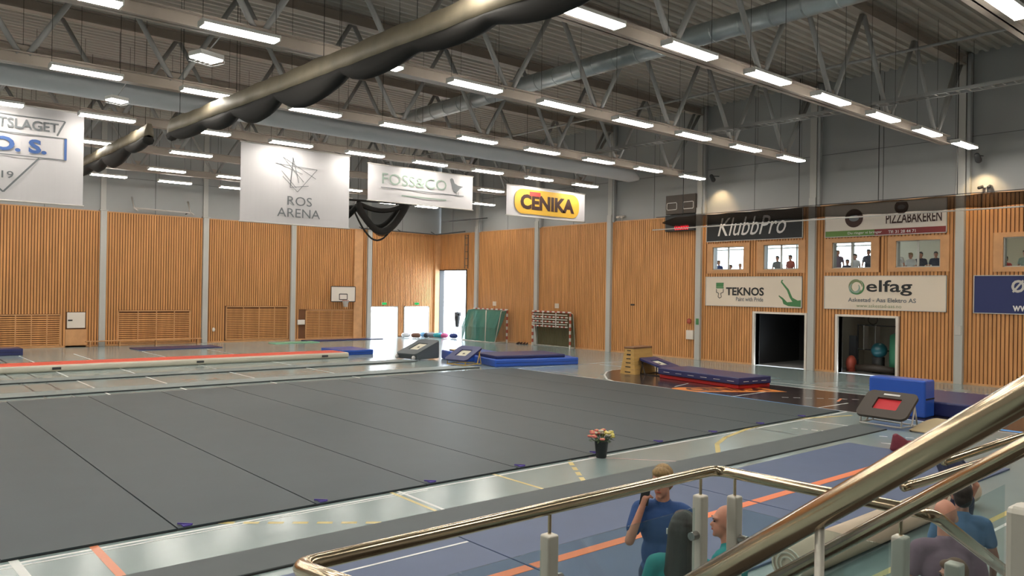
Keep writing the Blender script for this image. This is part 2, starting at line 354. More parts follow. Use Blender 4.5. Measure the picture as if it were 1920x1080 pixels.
# columns
tn = 0
for n in range(1, 8):
    x = XA(n); t = MB(); t.box((x-.15, -.16, 0), (x+.15, .1, HW+.08), M_col); t.box((x-.13, -.02, HW+.08), (x+.13, .1, HC), M_col)
    t.box((x-.2, -.2, HW+.06), (x+.2, .1, HW+.11), M_col); tn += 1; struct(t, 'trim_%d' % tn, bevel=.01)
for n in range(1, 9):
    y = YB(n); t = MB(); t.box((-.16, y-.15, 0), (.1, y+.15, HW+.4), M_col); t.box((-.1, y-.15, HW+.4), (.1, y+.15, HC), M_col)
    t.box((-.12, y-.32, HW+.0), (.08, y-.2, HC), M_panel) ; tn += 1; struct(t, 'trim_%d' % tn, bevel=.01)
t = MB(); t.box((-.42, -.14, 0), (-.0, .1, HW), M_trimwood); tn += 1; struct(t, 'trim_%d' % tn)
t = MB(); t.box((-6.7, -.1, 0), (-6.1, .08, HW), M_trimwood); tn += 1; struct(t, 'trim_%d' % tn)
# outside: paving
g = MB(); g.box((-60, .35, -.25), (60, 60, -.05), M_ground); g.box((.35, -6, -.25), (60, .35, -.05), M_ground); struct(g, 'trim_outside')

# doors in the back wall: two open double doors
for i, (a, b, c, d) in enumerate(DOORS_A):
    f = MB(); f.box((a, -.05, 0), (a+.06, .35, d), M_col); f.box((b-.06, -.05, 0), (b, .35, d), M_col); f.box((a, -.05, d-.06), (b, .35, d), M_col)
    o = struct(f, 'door_%d' % (i+1))
    m_ = (a+b)/2
    for s_, x0 in ((-1, a+.05), (1, b-.05)):       # leaves swung open outwards
        l = MB(); l.box((x0-.02, .36, .02), (x0+.02, 1.3, 2.0), M_alu); lo = l.build('door_leaf', world=True, loc=o.location); lo.parent = o; lo.location = (0, 0, 0)
        h = MB(); h.tube([(x0-s_*.05, 1.15, .9), (x0-s_*.05, 1.15, 1.2)], .015, M_inox); ho = h.build('door_handle', loc=o.location); ho.parent = lo; ho.location = (0, 0, 0)
    s = MB(); s.box((m_-.16, -.07, d+.1), (m_+.16, -.01, d+.24), M_exit); s.box((m_-.17, -.03, d+.09), (m_+.17, -.008, d+.25), M_house)
    tag(s.build('exit_sign'), 'small green exit sign over the %s of the two bright doorways' % ('left' if i == 0 else 'right'), 'sign')
# tall gate opening with its frame
f = MB(); a, b, c, d = GATE
f.box((-.06, a, 0), (.35, a+.07, d), M_dark); f.box((-.06, b-.07, 0), (.35, b, d), M_dark); f.box((-.06, a, d-.07), (.35, b, d), M_dark)
struct(f, 'door_3')
# the two dark openings with white frames
for i, (a, b, c, d) in enumerate((D1, D2)):
    f = MB(); f.box((-.1, a-.1, 0), (.35, a, d+.09), M_signw); f.box((-.1, b, 0), (.35, b+.1, d+.09), M_signw); f.box((-.1, a, d), (.35, b, d+.09), M_signw)
    struct(f, 'door_%d' % (4+i), bevel=.008)
# windows up on the wall
for i, ((a, b, c, d), (fa, fb, fc, fd)) in enumerate(zip(WINS, WFR)):
    f = MB(); t_ = -.05
    f.box((t_, fa, fc), (.1, a, fd), M_trimwood); f.box((t_, b, fc), (.1, fb, fd), M_trimwood); f.box((t_, a, fc), (.1, b, c), M_trimwood); f.box((t_, a, d), (.1, b, fd), M_trimwood)
    o = struct(f, 'window_%d' % (i+1))
    g = MB(); w_ = .04
    for (p, q) in (((0, a, c), (.06, a+w_, d)), ((0, b-w_, c), (.06, b, d)), ((0, a, c), (.06, b, c+w_)), ((0, a, d-w_), (.06, b, d)), ((0, (a+b)/2-.035, c), (.06, (a+b)/2+.035, d))): g.box(p, q, M_col)
    fo = g.build('window_frame', loc=o.location); fo.parent = o; fo.location = (0, 0, 0)
    p = MB(); p.box((.02, a, c), (.035, b, d), M_pane); po = p.build('pane', loc=o.location); po.parent = o; po.location = (0, 0, 0)
# lounge behind the upper windows: floor, ceiling, end walls, far side glazed towards the daylight
r = MB(); r.box((.35, -40, 3.35), (6.3, -12, 3.5), M_conc); struct(r, 'floor_lounge')
r = MB(); r.box((.35, -40, 6.3), (6.3, -12, 6.4), M_plaster); struct(r, 'ceiling_lounge')
r = MB(); wall_grid(r, 'x', 6.0, 6.2, -40, -12, 3.5, 6.3, [(-28.7+0, -13, 4.0, 6.1)], M_plaster); r.box((.35, -40.2, 3.5), (6.2, -40, 6.3), M_plaster); r.box((.35, -12, 3.5), (6.2, -11.8, 6.3), M_plaster)
struct(r, 'wall_lounge')
r = MB()
for y in (-26.6, -23.6, -20.6, -17.6, -14.6): r.box((5.98, y-.05, 4.0), (6.1, y+.05, 6.1), M_col)
r.box((5.98, -28.7, 5.65), (6.1, -13, 5.72), M_col); struct(r, 'window_lounge')
for y in (-30.5, -34.0, -37.0):
    l = MB(); l.box((2.2, y-.12, 6.22), (3.6, y+.12, 6.3), emit('lounge_lamp', (1, .86, .6), 16) if y == -30.5 else bpy.data.materials['lounge_lamp'])
    tag(l.build('ceiling_lamp'), 'lit ceiling lamp in the upstairs room, %s of three' % {-30.5: 'nearest the daylight', -34.0: 'the middle', -37.0: 'farthest right'}[y], 'lamp', 'lamps in the upstairs room')
l = MB(); l.box((1.6, -30.0, 2.72), (2.6, -29.8, 2.8), emit('gear_fill_lamp', (1, .8, .6), 2.2)); tag(l.build('ceiling_lamp'), 'added dim fill lamp inside the cluttered store room', 'lamp')  # unseen lamp, added only to brighten the store room contents
# store rooms behind the two openings
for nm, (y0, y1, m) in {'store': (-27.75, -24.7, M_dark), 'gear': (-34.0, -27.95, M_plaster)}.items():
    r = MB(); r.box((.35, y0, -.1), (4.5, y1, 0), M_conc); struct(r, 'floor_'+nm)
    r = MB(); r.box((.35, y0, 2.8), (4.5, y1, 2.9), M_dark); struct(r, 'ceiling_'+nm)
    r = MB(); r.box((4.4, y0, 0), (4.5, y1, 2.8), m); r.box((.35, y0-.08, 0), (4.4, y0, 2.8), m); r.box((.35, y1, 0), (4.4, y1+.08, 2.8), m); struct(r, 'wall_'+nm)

# ------------------------------------------------------------------ roof structure
ORD = ['zeroth', 'first', 'second', 'third', 'fourth', 'fifth', 'sixth', 'seventh', 'eighth', 'ninth', 'tenth', 'eleventh', 'twelfth', 'thirteenth', 'fourteenth']
for n in range(1, 9):
    y = YB(n)
    t = thing('roof_truss', 'grey steel roof truss with diagonal braces, %s from the back wall' % ORD[n], 'truss', (-22, y, 8.7), group='roof trusses')
    b = MB(); b.box((XL, y-.15, 8.72), (-1.5, y-.13+.28, 8.75), M_steel); b.box((XL, y-.02, 8.72), (-1.5, y+.02, 9.02), M_steel); b.box((XL, y-.15, 9.0), (-1.5, y+.15, 9.03), M_steel); b.build('bottom_chord', t)
    b = MB(); b.box((XL, y-.16, 11.85), (-.1, y+.16, 11.9), M_steel); b.box((XL, y-.02, 11.9), (-.1, y+.02, 12.2), M_steel); b.box((XL, y-.16, 12.2), (-.1, y+.16, 12.24), M_steel); b.build('top_chord', t)
    k = 0
    while -2.4-3.7*k > -43:
        xb = -2.4-3.7*k
        for s_ in (-1, 1):
            if xb+s_*1.85 > -.5: continue
            b = MB(); b.tube([(xb+s_*.1, y, 9.0), (xb+s_*1.8, y, 11.88)], .075, M_steel2, 8); b.build('brace', t, smooth=True)
        p = MB(); p.box((xb-.28, y-.015, 9.0), (xb+.28, y+.015, 9.22), M_steel); p.build('gusset_plate', t); k += 1
    b = MB(); b.tube([(-2.3, y, 9.0), (-.2, y, 11.88)], .075, M_steel2, 8); b.build('brace', t, smooth=True)
# purlin-like longitudinal ties between the trusses
for i, x in enumerate((-5.2, -17.556, -29.91)):
    b = MB(); b.tube([(x, YF, 11.3), (x, .1, 11.3)], .05, M_steel2, 8)
    tag(b.build('tie_rod', smooth=True), 'slim steel tie running under the roof from truss to truss, %s from the right-hand wall' % ORD[i+1], 'tie rod', 'roof ties')
# ducts
b = MB(); P = [(-13.4, -39.3+i*.9, 10.5) for i in range(28)]
b.tube([(-13.4, -39.3, 10.5), (-13.4, -14, 10.5)], .3, M_galv, 20)
d = b.build('ventilation_duct', smooth=True); tag(d, 'round spiral metal ventilation duct passing high through the roof trusses', 'duct')
for p in P: b = MB(); b.tube([(p[0], p[1], p[2]), (p[0], p[1]+.05, p[2])], .31, M_galv, 20); sb = b.build('duct_seam', loc=d.location); sb.parent = d; sb.location = (0, 0, 0)
b = MB(); b.tube([(XL+.2, -19.3, 9.2), (-3.6, -19.3, 9.2), (-2.2, -19.3, 9.0), (-1.6, -19.3, 8.9)], [.5, .5, .34, .1], M_fduct, 24)
tag(b.build('fabric_duct', smooth=True), 'wide pale grey fabric air duct tapering to a point near the right-hand wall', 'duct')
# cable ladder
t = thing('cable_ladder', 'long metal cable ladder running along the roof near the right-hand wall', 'cable ladder', (-6.7, -34, 9.3))
for x in (-6.9, -6.5):
    b = MB(); b.box((x-.02, -39, 9.28), (x+.02, -20, 9.38), M_steel2); b.build('side_rail', t)
for i in range(60): b = MB(); b.box((-6.9, -38+i*.3, 9.3), (-6.5, -37.95+i*.3, 9.33), M_steel2); b.build('rung', t)
# ------------------------------------------------------------------ lamps
ROWS = {8: (-46.0, .9), 7: (-40.0, 3.35), 6: (-34.49, 2.27), 5: (-28.88, 3.84), 4: (-23.18, 2.41), 3: (-17.71, 3.75), 2: (-12.7, 2.6), 1: (-7.3, 1.9), 0: (-3.3, 3.4)}
h = MB(); h.box((-.8, -.15, .03), (.8, .15, .1), M_house); h.box((-.82, -.16, -.02), (-.79, .16, .1), M_house); h.box((.79, -.16, -.02), (.82, .16, .1), M_house)
d = MB(); d.box((-.78, -.14, -.02), (.78, .14, .03), M_lamp)
wv = MB(); wv.tube([(-.77, 0, .1), (-.77, 0, 3.8)], .006, M_black, 4); wv.tube([(.77, 0, .1), (.77, 0, 3.8)], .006, M_black, 4)
proto = None; rown = sorted(ROWS)
for r_ in rown:
    y, x0 = ROWS[r_]; j = 0
    while x0+3.089*j < 42:
        x = -(x0+3.089*j); z = 8.48
        lab = 'lit strip light, %s from the right-hand wall in the %s row from the back wall' % (ORD[j+1], ORD[r_+1])
        if proto is None:
            proto = thing('strip_light', lab, 'lamp', (x, y, z), group='roof strip lights')
            h.build('housing', proto, world=False); d.build('tube_cover', proto, world=False); wv.build('hanger', proto, world=False)
        else:
            c = copy_tree(proto); c.location = (x, y, z); c['label'] = lab
        j += 1
M_flood = emit('flood_panel', (1, .98, .95), 14)
for i, (x, y) in enumerate(((-25.3, -26.4), (-25.85, -20.8))):
    t = thing('floodlight', 'square bright lamp in a wire guard %s' % ('above the raised curtain' if i == 0 else 'just over the left banner'), 'lamp', (x, y, 8.4 if i else 8.5), .3); t.scale = (.55, .55, .8) if i else (.7, .7, .9)
    b = MB(); b.box((-.42, -.3, 0), (.42, .3, .04), M_flood); b.build('light_panel', t, world=False)
    b = MB(); b.box((-.45, -.33, .04), (.45, .33, .16), M_house); b.build('housing', t, world=False)
    b = MB()
    for k in range(6): b.tube([(-.45+.18*k, -.34, -.06), (-.45+.18*k, .34, -.06)], .006, M_steel2, 4)
    for k in (-.34, .34): b.tube([(-.45, k, .1), (-.45, k, -.06), (.45, k, -.06), (.45, k, .1)], .006, M_steel2, 4)
    b.build('wire_guard', t, world=False)
    b = MB(); b.tube([(0, 0, .16), (-.5, -1.6, .42), (-.6, -2.1, .42)], .02, M_steel2, 6); b.build('bracket', t, world=False)
# wall spots that wash the panels with warm light
for i, (y, z) in enumerate(((-23.0, 8.75), (-34.35, 8.35))):
    t = thing('wall_spotlight', 'warm spotlight washing the upper wall %s' % ('above the black sign' if i == 0 else 'at the far right, over the tall pillar'), 'lamp', (-.7, y, z))
    b = MB(); b.cap((-.7, y, z), (-.55, y, z-.16), .09, .11, M_dark); b.build('lamp_head', t, smooth=True)
    b = MB(); b.tube([(-.7, y, z), (-.1, y, z+.05)], .02, M_dark, 6); b.build('arm', t)
    L = bpy.data.lights.new('spot', 'SPOT'); L.energy = 260; L.color = (1, .72, .38); L.spot_size = 1.5; L.spot_blend = .7; L.shadow_soft_size = .08
    lo = bpy.data.objects.new('spot_beam', L); lo.parent = t; lo.location = (.1, 0, -.24); col.objects.link(lo)
    lo.rotation_euler = Vector((.45, 0, -.9)).to_track_quat('-Z', 'Y').to_euler()

# ------------------------------------------------------------------ raised divider curtain (canvas sleeve with gathered net)
t = thing('divider_curtain', 'raised hall divider, cream canvas sleeve with dark gathered net, crossing under the roof', 'curtain', (-23.8, -27, 7.6))
def sleeve(name, path, hgt, seed):
    rnd = random.Random(seed); b = MB(); n = 120; vs = []; P = [Vector(p) for p in path]
    for i in range(n+1):
        s_ = i/n; k = s_*(len(P)-1); a = min(int(k), len(P)-2); p = P[a].lerp(P[a+1], k-a)
        sag = .022*math.sin(s_*n*.33)+.015*math.sin(s_*n*.9+seed)
        for (dx, dz) in ((-.15, -.02), (-.13, hgt*.45), (-.06, hgt), (.06, hgt), (.12, hgt*.5), (.13, -.02)):
            vs.append((p.x+dx+sag*.5, p.y, p.z+dz+sag*(1 if dz > 0 else .4)))
    m = 6; fs = [[i*m+k, i*m+(k+1) % m, (i+1)*m+(k+1) % m, (i+1)*m+k] for i in range(n) for k in range(m)]
    fs += [list(range(m))[::-1], [n*m+k for k in range(m)]]; b.add(vs, fs, M_canvas); return b.build(name, t, smooth=True)
def swag(path, seed, drop=.42):
    rnd = random.Random(seed); b = MB(); P = [Vector(p) for p in path]; L = (P[-1]-P[0]).length; n = int(L/2.3); vs = []; m = 8; N = n*10
    for i in range(N+1):
        s_ = i/N; k = s_*(len(P)-1); a = min(int(k), len(P)-2); p = P[a].lerp(P[a+1], k-a)
        dd = .1+drop*abs(math.sin((s_*n+.12*math.sin(s_*11+seed))*PI))**.7*(0.7+.3*math.sin(s_*9+seed))
        for q in range(m):
            th = 2*PI*q/m; vs.append((p.x+.17*math.cos(th), p.y, p.z-dd/2+(dd/2+.06)*math.sin(th)))
    fs = [[i*m+q, i*m+(q+1) % m, (i+1)*m+(q+1) % m, (i+1)*m+q] for i in range(N) for q in range(m)]+[list(range(m))[::-1], [N*m+q for q in range(m)]]
    b.add(vs, fs, M_fold); o = b.build('gathered_net', t, smooth=True)
path1 = [(-24.38, -8.6, 7.9), (-24.4, -18.7, 7.9)]
path2 = [(-24.05, -19.8, 7.9), (-23.66, -28.4, 7.9), (-23.25, -37.5, 7.9)]
sleeve('canvas_sleeve', path1, .38, 1); sleeve('canvas_sleeve', path2, .42, 2); swag(path1, 3); swag(path2, 4)
for y, x in ((-11, -24.38), (-15, -24.38), (-18.3, -24.4), (-20.4, -24.0), (-24.5, -23.85), (-29, -23.63), (-32.5, -23.48), (-37, -23.27)):
    b = MB(); b.tube([(x, y, 8.28), (x, y, 12.2)], .008, M_black, 4); b.build('cable', t)
# net along the right-hand wall
t = thing('net_curtain', 'rolled-up dark net hanging on cables in front of the right-hand wall signs', 'net', (-1.5, -31, 6.4))
rnd = random.Random(5); b = MB(); N = 130; vs = []; m = 8
for i in range(N+1):
    y = -20.8-25*i/N; f_ = min(1, i/5+.15)
    for q in range(m):
        th = 2*PI*q/m; vs.append((-1.5+.16*math.cos(th)*f_, y, 6.62+(.24+.02*math.sin(i*.7))*math.sin(th)*f_))
fs = [[i*m+q, i*m+(q+1) % m, (i+1)*m+(q+1) % m, (i+1)*m+q] for i in range(N) for q in range(m)]
b.add(vs, fs, sheer('rolled_net', (.02, .014, .01), .62)); b.build('net_roll', t, smooth=True)
b = MB(); b.tube([(-1.5, -20.4, 6.9), (-1.5, -45.8, 6.9)], .015, M_black, 6); b.build('top_cable', t)
b = MB(); b.tube([(-1.52, -20.2, 6.3), (-1.52, -45.8, 6.33)], .03, M_alu, 6); b.build('bottom_pipe', t)
for y in (-22.0, -27.9, -31.2, -34.0, -38, -42):
    b = MB(); b.tube([(-1.5, y, 6.88), (-1.5, y, 8.72), (-1.5, y, 12.2)], .016, M_black, 5); b.build('cable', t)
# bunched net high in the far corner
t = thing('bunched_net', 'black bunched net hanging in loops above the bright doors', 'net', (-10, -8, 7.3))
def loop(y, x0, x1, z0, z1, drop, r):
    return [(x0+(x1-x0)*i/16, y, z0+(z1-z0)*i/16-drop*math.sin(PI*i/16)**.9) for i in range(17)]
b = MB()
for k, (x0, x1, z0, z1, dr, r) in enumerate(((-11.0, -7.9, 7.75, 7.9, 1.5, .19), (-11.0, -7.9, 7.8, 7.95, .4, .14), (-13.2, -10.9, 7.75, 7.6, .85, .16), (-11.1, -8.0, 7.6, 7.8, 1.85, .05), (-10.9, -8.1, 7.7, 7.9, 1.2, .12), (-13.1, -11, 7.7, 7.6, .3, .1))):
    b.tube(loop(-8+.1*k, x0, x1, z0, z1, dr, r), r, M_fold, 8)
b.tube([(-13.3, -8, 7.85), (-7.6, -8, 7.95)], .06, M_fold, 8); b.build('net_rope', t, smooth=True)
for x in (-13.2, -10.95, -7.8): b = MB(); b.tube([(x, -8, 7.85), (x, -8, 12.3)], .01, M_black, 4); b.build('cord', t)
b = MB(); vs = []; A = loop(-8, -10.95, -7.95, 7.8, 7.9, .3, 0); B_ = loop(-8, -11.0, -7.9, 7.7, 7.9, 1.75, 0); A2 = loop(-8, -13.1, -10.9, 7.8, 7.7, .2, 0); B2 = loop(-8, -13.1, -10.9, 7.7, 7.6, 1.0, 0)
for p, q in ((A, B_), (A2, B2)):
    o = len(b.v); b.add(p+q, [(i, i+1, 17+i+1, 17+i) for i in range(16)], M_net)
b.build('net_sheet', t)
# ------------------------------------------------------------------ hanging banners
def banner(lab, x0, x1, z0, z1, y=-16.9):
    t = thing('banner', lab, 'banner', ((x0+x1)/2, y, z0), group=None)
    b = MB(); n = 24; vs = []
    for i in range(n+1):
        x = x0+(x1-x0)*i/n; dy = .015*math.sin(i*.6)
        for z in (z0, z1): vs.append((x, y+dy, z))
        for z in (z0, z1): vs.append((x, y+dy+.006, z))
    fs = [(4*i, 4*i+4, 4*i+5, 4*i+1) for i in range(n)]+[(4*i+2, 4*i+3, 4*i+7, 4*i+6) for i in range(n)]
    b.add(vs, fs, M_banner); b.build('cloth', t)
    for zz in (z0, z1): b = MB(); b.tube([(x0-.03, y, zz), (x1+.03, y, zz)], .025, M_alu, 8); b.build('rod', t, smooth=True)
    for x in (x0+.3, x1-.3): b = MB(); b.tube([(x, y, z1), (x, -16.1, 8.74)], .008, M_black, 4); b.build('cord', t)
    return t
U = (1, 0, 0); V = (0, 0, 1); Y = -16.9-.03
t = banner('largest white banner, cut by the left edge, with blue outlined letters and a triangle', -29.6, -25.86, 5.72, 8.68)
text('TSLAGET', 'lettering', t, M_txtg, (-28.2, Y, 7.95), U, V, 1.62, .3, bold=.02)
text('O. S.', 'lettering', t, M_txtb, (-28.35, Y, 7.23), U, V, 1.45, .44, bold=.04)
text('2019', 'lettering', t, M_txtg, (-28.55, Y, 6.4), U, V, .78, .22, bold=.01)
b = MB()
def seg(b, p, q, wd, m, y=Y):
    p = Vector((p[0], y, p[1])); q = Vector((q[0], y, q[1])); d = (q-p).normalized(); n = Vector((-d.z, 0, d.x))*wd/2; b.add([p-n, q-n, q+n, p+n], [(0, 1, 2, 3)], m)
for p, q, w_, m in (((-29.5, 8.34), (-26.4, 8.34), .03, M_txtg), ((-26.4, 8.34), (-26.62, 7.86), .05, M_txtg), ((-29.5, 7.8), (-26.35, 7.8), .03, M_txtg), ((-26.38, 7.8), (-26.38, 7.12), .07, M_txtb), ((-29.5, 7.12), (-26.35, 7.12), .03, M_txtg), ((-27.1, 7.1), (-28.03, 5.98), .05, M_txtg), ((-28.03, 5.98), (-29.3, 7.1), .05, M_txtg)): seg(b, p, q, w_, m)
b.build('emblem', t)
t = banner('white banner with a scribbled star drawing above two lines of thin letters', -20.75, -16.33, 5.6, 8.5)
text('ROS', 'lettering', t, M_txtg, (-18.95, Y, 6.33), U, V, 1.0, .34); text('ARENA', 'lettering', t, M_txtg, (-19.35, Y, 5.88), U, V, 1.75, .33)
b = MB()
pts = [((-19.45, 7.85), (-17.75, 7.78)), ((-17.75, 7.78), (-18.55, 6.85)), ((-18.55, 6.85), (-19.15, 7.4)), ((-18.75, 8.15), (-18.85, 7.0)), ((-18.85, 7.0), (-18.1, 7.12)), ((-19.15, 8.12), (-17.8, 7.42)), ((-19.2, 7.6), (-18.6, 7.0)), ((-18.75, 8.15), (-18.5, 7.2)), ((-19.4, 7.87), (-18.35, 7.55)), ((-18.85, 7.0), (-18.72, 8.1)), ((-19.15, 8.12), (-18.3, 7.25))]
for p, q in pts: seg(b, p, q, .022, M_txtg)
b.build('emblem', t)
t = banner('white banner with pale green outlined letters and a small dark bird', -15.5, -10.12, 6.82, 8.33)
text('FOSS&CO', 'lettering', t, M_txtpale, (-14.85, Y, 7.55), U, V, 3.25, .45); b = MB(); seg(b, (-14.9, 7.4), (-10.65, 7.4), .035, M_txtg); seg(b, (-13.9, 7.14), (-11.6, 7.14), .05, M_txtpale)
b.build('underline', t)
b = MB(); bird = [(0, .62), (.1, .68), (.2, .62), (.28, .45), (.5, .36), (.85, .34), (.62, .22), (.5, .1), (.36, .0), (.26, .05), (.14, .18), (.08, .4)]
b.prism([(x*.85, z*.95) for x, z in bird], (-11.4, Y, 7.5), U, V, (0, -1, 0), .002, M_txtg); seg(b, (-11.05, 7.4), (-11.05, 7.55), .02, M_txtg); seg(b, (-10.95, 7.4), (-10.95, 7.55), .02, M_txtg); b.build('bird_emblem', t)
t = banner('white banner with a yellow rounded panel and thick dark letters', -8.13, -2.9, 6.77, 8.2)
def rrect(x0, x1, z0, z1, r, n=8):
    P = []
    for cx, cz, a in ((x1-r, z1-r, 0), (x0+r, z1-r, 90), (x0+r, z0+r, 180), (x1-r, z0+r, 270)):
        P += [(cx+r*math.cos(math.radians(a+90*i/n)), cz+r*math.sin(math.radians(a+90*i/n))) for i in range(n+1)]
    return P
b = MB(); b.prism(rrect(-7.65, -3.35, 6.9, 8.08, .5), (0, Y, 0), U, V, (0, -1, 0), .004, M_yellow); b.build('yellow_panel', t)
text('CENIKA', 'lettering', t, M_brown, (-7.3, Y-.01, 7.12), U, V, 3.6, .72, bold=.05)
b = MB(); b.prism([(0, 0), (.7, 0), (.7, .2), (0, .2)], (-6.72, Y-.02, 7.78), U, V, (0, -1, 0), .002, M_redink); b.build('red_bar', t)

# ------------------------------------------------------------------ wall signs
U = (0, -1, 0)
def board(lab, y0, y1, z0, z1, m, frame=M_alu):
    """y0 is the left edge as seen from the hall"""
    t = thing('wall_sign', lab, 'sign', (-.05, (y0+y1)/2, z0))
    b = MB(); b.box((-.05, y1, z0), (-.02, y0, z1), m); b.build('panel', t)
    b = MB(); f_ = .03
    for p, q in (((-.065, y1, z0), (-.02, y1+f_, z1)), ((-.065, y0-f_, z0), (-.02, y0, z1)), ((-.065, y1, z0), (-.02, y0, z0+f_)), ((-.065, y1, z1-f_), (-.02, y0, z1))): b.box(p, q, frame)
    b.build('frame', t); return t
X = -.055
t = board('black sign with big slanted white letters above the two left windows', -22.3, -27.3, 5.7, 7.04, M_signb)
text('KlubbPro', 'lettering', t, M_txtw, (X, -22.95, 5.95), U, V, 3.55, .85, bold=.0, shear=.35)
t = board('cream sign with a paintbrush emblem and a green paint splash, under the two left windows', -22.3, -27.3, 2.65, 4.04, M_sign)
text('TEKNOS', 'lettering', t, M_txt, (X, -23.45, 3.16), U, V, 2.0, .38, bold=.03); text('Paint with Pride', 'lettering', t, M_txtg, (X, -24.0, 2.9), U, V, 1.42, .19, bold=.015)
b = MB()
b.prism([(0, 0), (.4, 0), (.42, .2), (0, .2)], (X, -22.9, 3.55), U, V, (-1, 0, 0), .002, M_txtgr)
b.prism([(.0, .0), (.42, .0), (.42, -.06), (0, -.06)], (X, -22.9, 3.54), U, V, (-1, 0, 0), .002, M_txtgr)
P = [(.02, -.05), (.02, -.2), (.15, -.25), (.12, -.42), (.2, -.48), (.3, -.42), (.26, -.25), (.4, -.2), (.4, -.05)]
for a, c in zip(P, P[1:]):
    a = Vector((X-.002, -22.9-a[0], 3.5+a[1])); c = Vector((X-.002, -22.9-c[0], 3.5+c[1])); b.bar(a, c, .03, .004, M_txt, (1, 0, 0))
b.build('brush_emblem', t)
b = MB(); b.prism([(1.35, 0), (1.35, .3), (1.2, .28), (.95, .4), (.78, .75), (.45, 1.1), (.5, 1.18), (.42, 1.18), (.38, 1.08), (.68, .72), (.82, .4), (.95, .22), (.7, .2), (.5, .38), (.3, .5), (.28, .46), (.46, .3), (.52, .12), (.75, .03)], (X, -25.9, 2.7), U, V, (-1, 0, 0), .002, M_txtgr); b.build('paint_splash', t)
t = board('white sign with two dark round badges and a green to red bottom stripe', -28.3, -33.13, 5.66, 6.98, M_signw)
text('PIZZABAKEREN', 'lettering', t, M_brown, (X, -30.85, 6.12), U, V, 2.1, .38, bold=.02)
b = MB(); b.box((X-.002, -30.4, 5.69), (X, -28.33, 5.92), M_grstripe); b.box((X-.002, -33.1, 5.69), (X, -30.4, 5.92), M_rdstripe); b.build('stripe', t)
text('Du ringer vi bringer', 'lettering', t, M_txtw, (X-.003, -29.3, 5.73), U, V, 1.4, .13, bold=.01); text('Tlf: 31 28 44 71', 'lettering', t, M_txtw, (X-.003, -30.95, 5.73), U, V, 1.05, .12, bold=.01)
for y, z, r in ((-29.55, 6.42, .38), (-31.45, 6.75, .27)):
    b = MB(); b.prism([(r*math.cos(2*PI*i/28), r*math.sin(2*PI*i/28)) for i in range(28)], (X, y, z), U, V, (-1, 0, 0), .003, M_brown)
    b.prism([(r*.55*math.cos(2*PI*i/28), r*.35*math.sin(2*PI*i/28)) for i in range(28)], (X-.003, y, z), U, V, (-1, 0, 0), .002, M_txtg); b.build('badge', t)
t = board('cream sign with a green swirl and rounded black letters, under the two middle windows', -28.3, -33.15, 2.66, 4.05, M_sign)
text('elfag', 'lettering', t, M_txt, (X, -30.1, 3.25), U, V, 1.8, .62, bold=.015); text('Askestad - Aas Elektro AS', 'lettering', t, M_txtg, (X, -29.35, 2.98), U, V, 2.7, .17, bold=.02)
text('www.askestad-aas.no', 'lettering', t, M_olive, (X, -29.7, 2.76), U, V, 1.8, .14)
b = MB()
def ring(c, r0, r1, a0, a1, off, m, b=b):
    n = 24; vs = []
    for i in range(n+1):
        a = math.radians(a0+(a1-a0)*i/n); s_ = math.sin(PI*i/n)*.8+.2; rm = (r0+r1)/2; hw_ = (r1-r0)/2*s_
        for r in (rm-hw_, rm+hw_): vs.append((X-off, c[0]-r*math.cos(a), c[1]+r*math.sin(a)))
    b.add(vs, [(2*i, 2*i+1, 2*i+3, 2*i+2) for i in range(n)], m)
ring((-29.68, 3.6), .18, .32, 0, 330, .002, M_olive); ring((-29.62, 3.55), .14, .26, 120, 400, .004, M_txtpale); ring((-29.7, 3.6), .26, .33, 200, 420, .006, M_txtgr); b.build('swirl_emblem', t)
t = board('navy blue sign cut by the right edge of the view', -34.07, -38.9, 2.65, 4.05, M_signn)
text('Ø', 'lettering', t, M_alu, (X, -35.3, 3.42), U, V, .42, .46, bold=.03); text('K', 'lettering', t, M_alu, (X, -35.75, 3.46), U, V, .35, .4, bold=.03); text('www', 'lettering', t, M_txtw, (X, -35.35, 2.76), U, V, .7, .2, bold=.02)
# scoreboard
t = thing('scoreboard', 'dark scoreboard with red digits on the wall left of the black sign', 'scoreboard', (-.1, -20.85, 6.3))
b = MB(); b.box((-.25, -21.75, 6.3), (-.05, -19.95, 7.1), M_signb); b.build('digit_case', t, bevel=.02)
b = MB(); b.box((-.22, -21.75, 7.15), (-.05, -19.95, 8.1), M_pad); b.build('speaker_case', t, bevel=.02)
for y in (-20.35, -21.35):
    b = MB(); P = rrect(-.3, .3, -.17, .17, .06)
    for p, q in zip(P, P[1:]+P[:1]): b.bar((-.24, y-p[0], 7.55+p[1]), (-.24, y-q[0], 7.55+q[1]), .03, .02, M_alu, (1, 0, 0))
    b.build('handle_frame', t)
text('00:0000', 'digits', t, M_led, (-.26, -20.55, 6.35), U, V, .85, .24, bold=.02)


